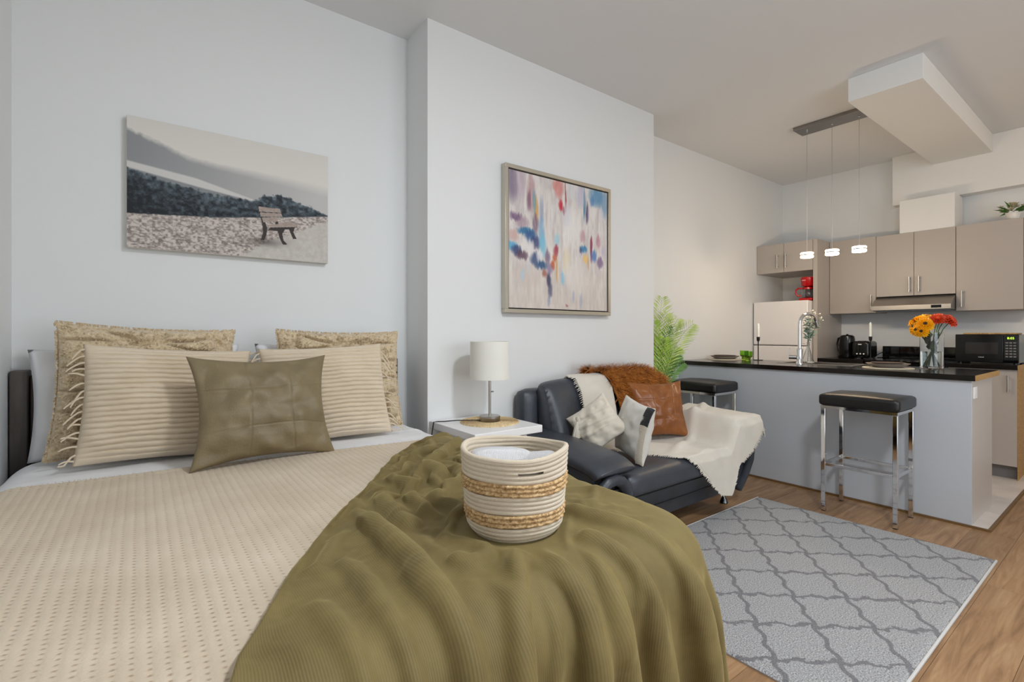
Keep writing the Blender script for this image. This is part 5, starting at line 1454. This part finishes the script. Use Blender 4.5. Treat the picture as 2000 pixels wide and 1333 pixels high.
# ------------------------------------------------------------------ pendant light, ceiling lamp
pl_ = thing('pendant_light', (4.475, 1.61, 1.79), 'three-bulb pendant light on thin wires from a long steel ceiling bar', 'pendant light')
B(4.385, 4.565, 1.34, 1.875, 2.862, 2.8895).build('ceiling_bar', 'canopy_steel', pl_, bevel=.003)
for k, py in enumerate((1.802, 1.614, 1.425)):
    MB().tube([(4.475, py, 2.862), (4.475, py, 1.848)], .0014, 6).build('wire', 'steel_wire', pl_)
    MB().cyl((4.475, py), .007, 2.852, 2.8625, 12).build('wire_grip', 'chrome', pl_)
    sh_ = MB().lathe([(0, 1.848), (.012, 1.848), (.012, 1.838), (.0, 1.838)], (4.475, py), 16).build('socket', 'chrome', pl_)
    for (za, zb) in ((1.822, 1.838), (1.794, 1.812)):
        MB().lathe([(0, za), (.044, za), (.048, za + .003), (.048, zb - .003), (.044, zb), (0, zb)], (4.475, py), 32).build('glass_disc', 'bulb_glow', pl_)
    MB().lathe([(0, 1.812), (.049, 1.812), (.049, 1.8215), (0, 1.8215)], (4.475, py), 32).build('metal_band', 'chrome', pl_)
    L_ = bpy.data.lights.new('pendant_bulb', 'POINT'); L_.energy = 5.6; L_.color = (1.0, .78, .54); L_.shadow_soft_size = .05
    lo = bpy.data.objects.new('pendant_bulb', L_); lo.location = (4.475 - pl_.location.x, py - pl_.location.y, 1.765 - pl_.location.z); lo.parent = pl_; COL.objects.link(lo)
cl = thing('ceiling_lamp', (5.0, -.45, 2.80), 'round flush ceiling lamp over the passage beside the kitchen', 'lamp')
MB().lathe([(0, 2.8895), (.16, 2.8895), (.16, 2.862), (0, 2.862)], (5.0, -.45), 32).build('base', 'white_plastic', cl)
MB().lathe([(.15, 2.8615), (.14, 2.83), (.10, 2.808), (0, 2.80)], (5.0, -.45), 32).build('diffuser', 'ceiling_glow', cl)
L_ = bpy.data.lights.new('ceiling_bulb', 'POINT'); L_.energy = 7; L_.color = (1.0, .70, .40); L_.shadow_soft_size = .12
lo = bpy.data.objects.new('ceiling_bulb', L_); lo.location = (0, 0, -.06); lo.parent = cl; COL.objects.link(lo)

lr = thing('ceiling_lamp', (1.35, -.15, 2.80), 'round flush ceiling lamp over the foot of the bed', 'lamp')
MB().lathe([(0, 2.8895), (.20, 2.8895), (.20, 2.862), (0, 2.862)], (1.35, -.15), 40).build('base', 'white_plastic', lr)
MB().lathe([(.19, 2.8615), (.18, 2.835), (.13, 2.812), (0, 2.806)], (1.35, -.15), 40).build('diffuser', 'ceiling_glow_cool', lr)
L_ = bpy.data.lights.new('living_bulb', 'AREA'); L_.shape = 'DISK'; L_.size = .34; L_.energy = 34; L_.color = (.93, .97, 1.0)
lo = bpy.data.objects.new('living_bulb', L_); lo.location = (0, 0, -.004); lo.parent = lr; COL.objects.link(lo)
L_ = bpy.data.lights.new('living_glow', 'POINT'); L_.energy = 20; L_.color = (.93, .97, 1.0); L_.shadow_soft_size = .14
lo = bpy.data.objects.new('living_glow', L_); lo.location = (0, 0, -.16); lo.parent = lr; COL.objects.link(lo)

# ------------------------------------------------------------------ palm behind the sofa
pt_ = thing('potted_palm', (3.42, 2.540, 0), 'bright green areca palm in a dark pot between the sofa and the island', 'plant')
px_, py_ = 3.42, 2.54
MB().lathe([(0, .0005), (.085, .0005), (.09, .006), (.115, .25), (.118, .26), (.110, .26), (.105, .235), (0, .235)], (px_, py_), 32).build('pot', 'terracotta_black', pt_)
rnd = random.Random(77)
# (tip x, tip y, tip z, arch, material)
FR = [(3.455, 2.50, 1.46, .02, 'palm_pale'), (3.50, 2.38, 1.28, .06, 'palm_pale'), (3.60, 2.30, 1.24, .07, 'palm_pale'), (3.47, 2.44, 1.22, .03, 'palm_deep'), (3.42, 2.46, 1.12, .02, 'palm_bright'), (3.46, 2.47, 1.02, .03, 'palm_bright'), (3.56, 2.40, .98, .09, 'palm_deep'), (3.52, 2.33, .92, .10, 'palm_deep'), (3.62, 2.47, 1.05, .08, 'palm_bright'), (3.36, 2.52, 1.25, .03, 'palm_bright'), (3.55, 2.52, 1.33, .05, 'palm_pale')]
for k, (tx_, ty_, tz_, arch_, mt_) in enumerate(FR):
    b0 = Vector((px_ + rnd.uniform(-.03, .03), py_ + rnd.uniform(-.03, .03), .24)); tip = Vector((tx_, min(ty_, 2.66), tz_))
    ctrl = Vector((px_ + (tx_ - px_) * .15, py_ + (ty_ - py_) * .15, .24 + (tz_ - .24) * .75 + arch_))
    def bez(t): return b0 * (1 - t) ** 2 + ctrl * 2 * t * (1 - t) + tip * t * t
    mb = MB().tube([bez(t / 14) for t in range(15)], [.0045 - .0002 * t for t in range(15)], 6)
    for q_ in range(20):
        t = .40 + .60 * q_ / 20; c = bez(t); ax = (bez(min(1, t + .01)) - bez(t - .01)).normalized()
        sdv = ax.cross(Vector((.6, .8, 0.1))).normalized()
        L = (.135 * math.sin(math.pi * min(1, .18 + .78 * (t - .42) / .58)) + .03) * (.62 if mt_ == 'palm_deep' else 1)
        for sg in (-1, 1):
            d_ = (ax * .75 + sdv * sg * .8 + Vector((rnd.uniform(-.1, .1), rnd.uniform(-.1, .1), .05))).normalized()
            e2 = c + d_ * L; e2.y = min(e2.y, 2.675)
            if e2.x < 3.26: e2.x = 3.26 + (3.26 - e2.x) * .1
            mb.strip_blade(c, e2, .0026, (-.6, -.8, .1), .015)
    mb.build('frond', mt_, pt_, smooth=False)
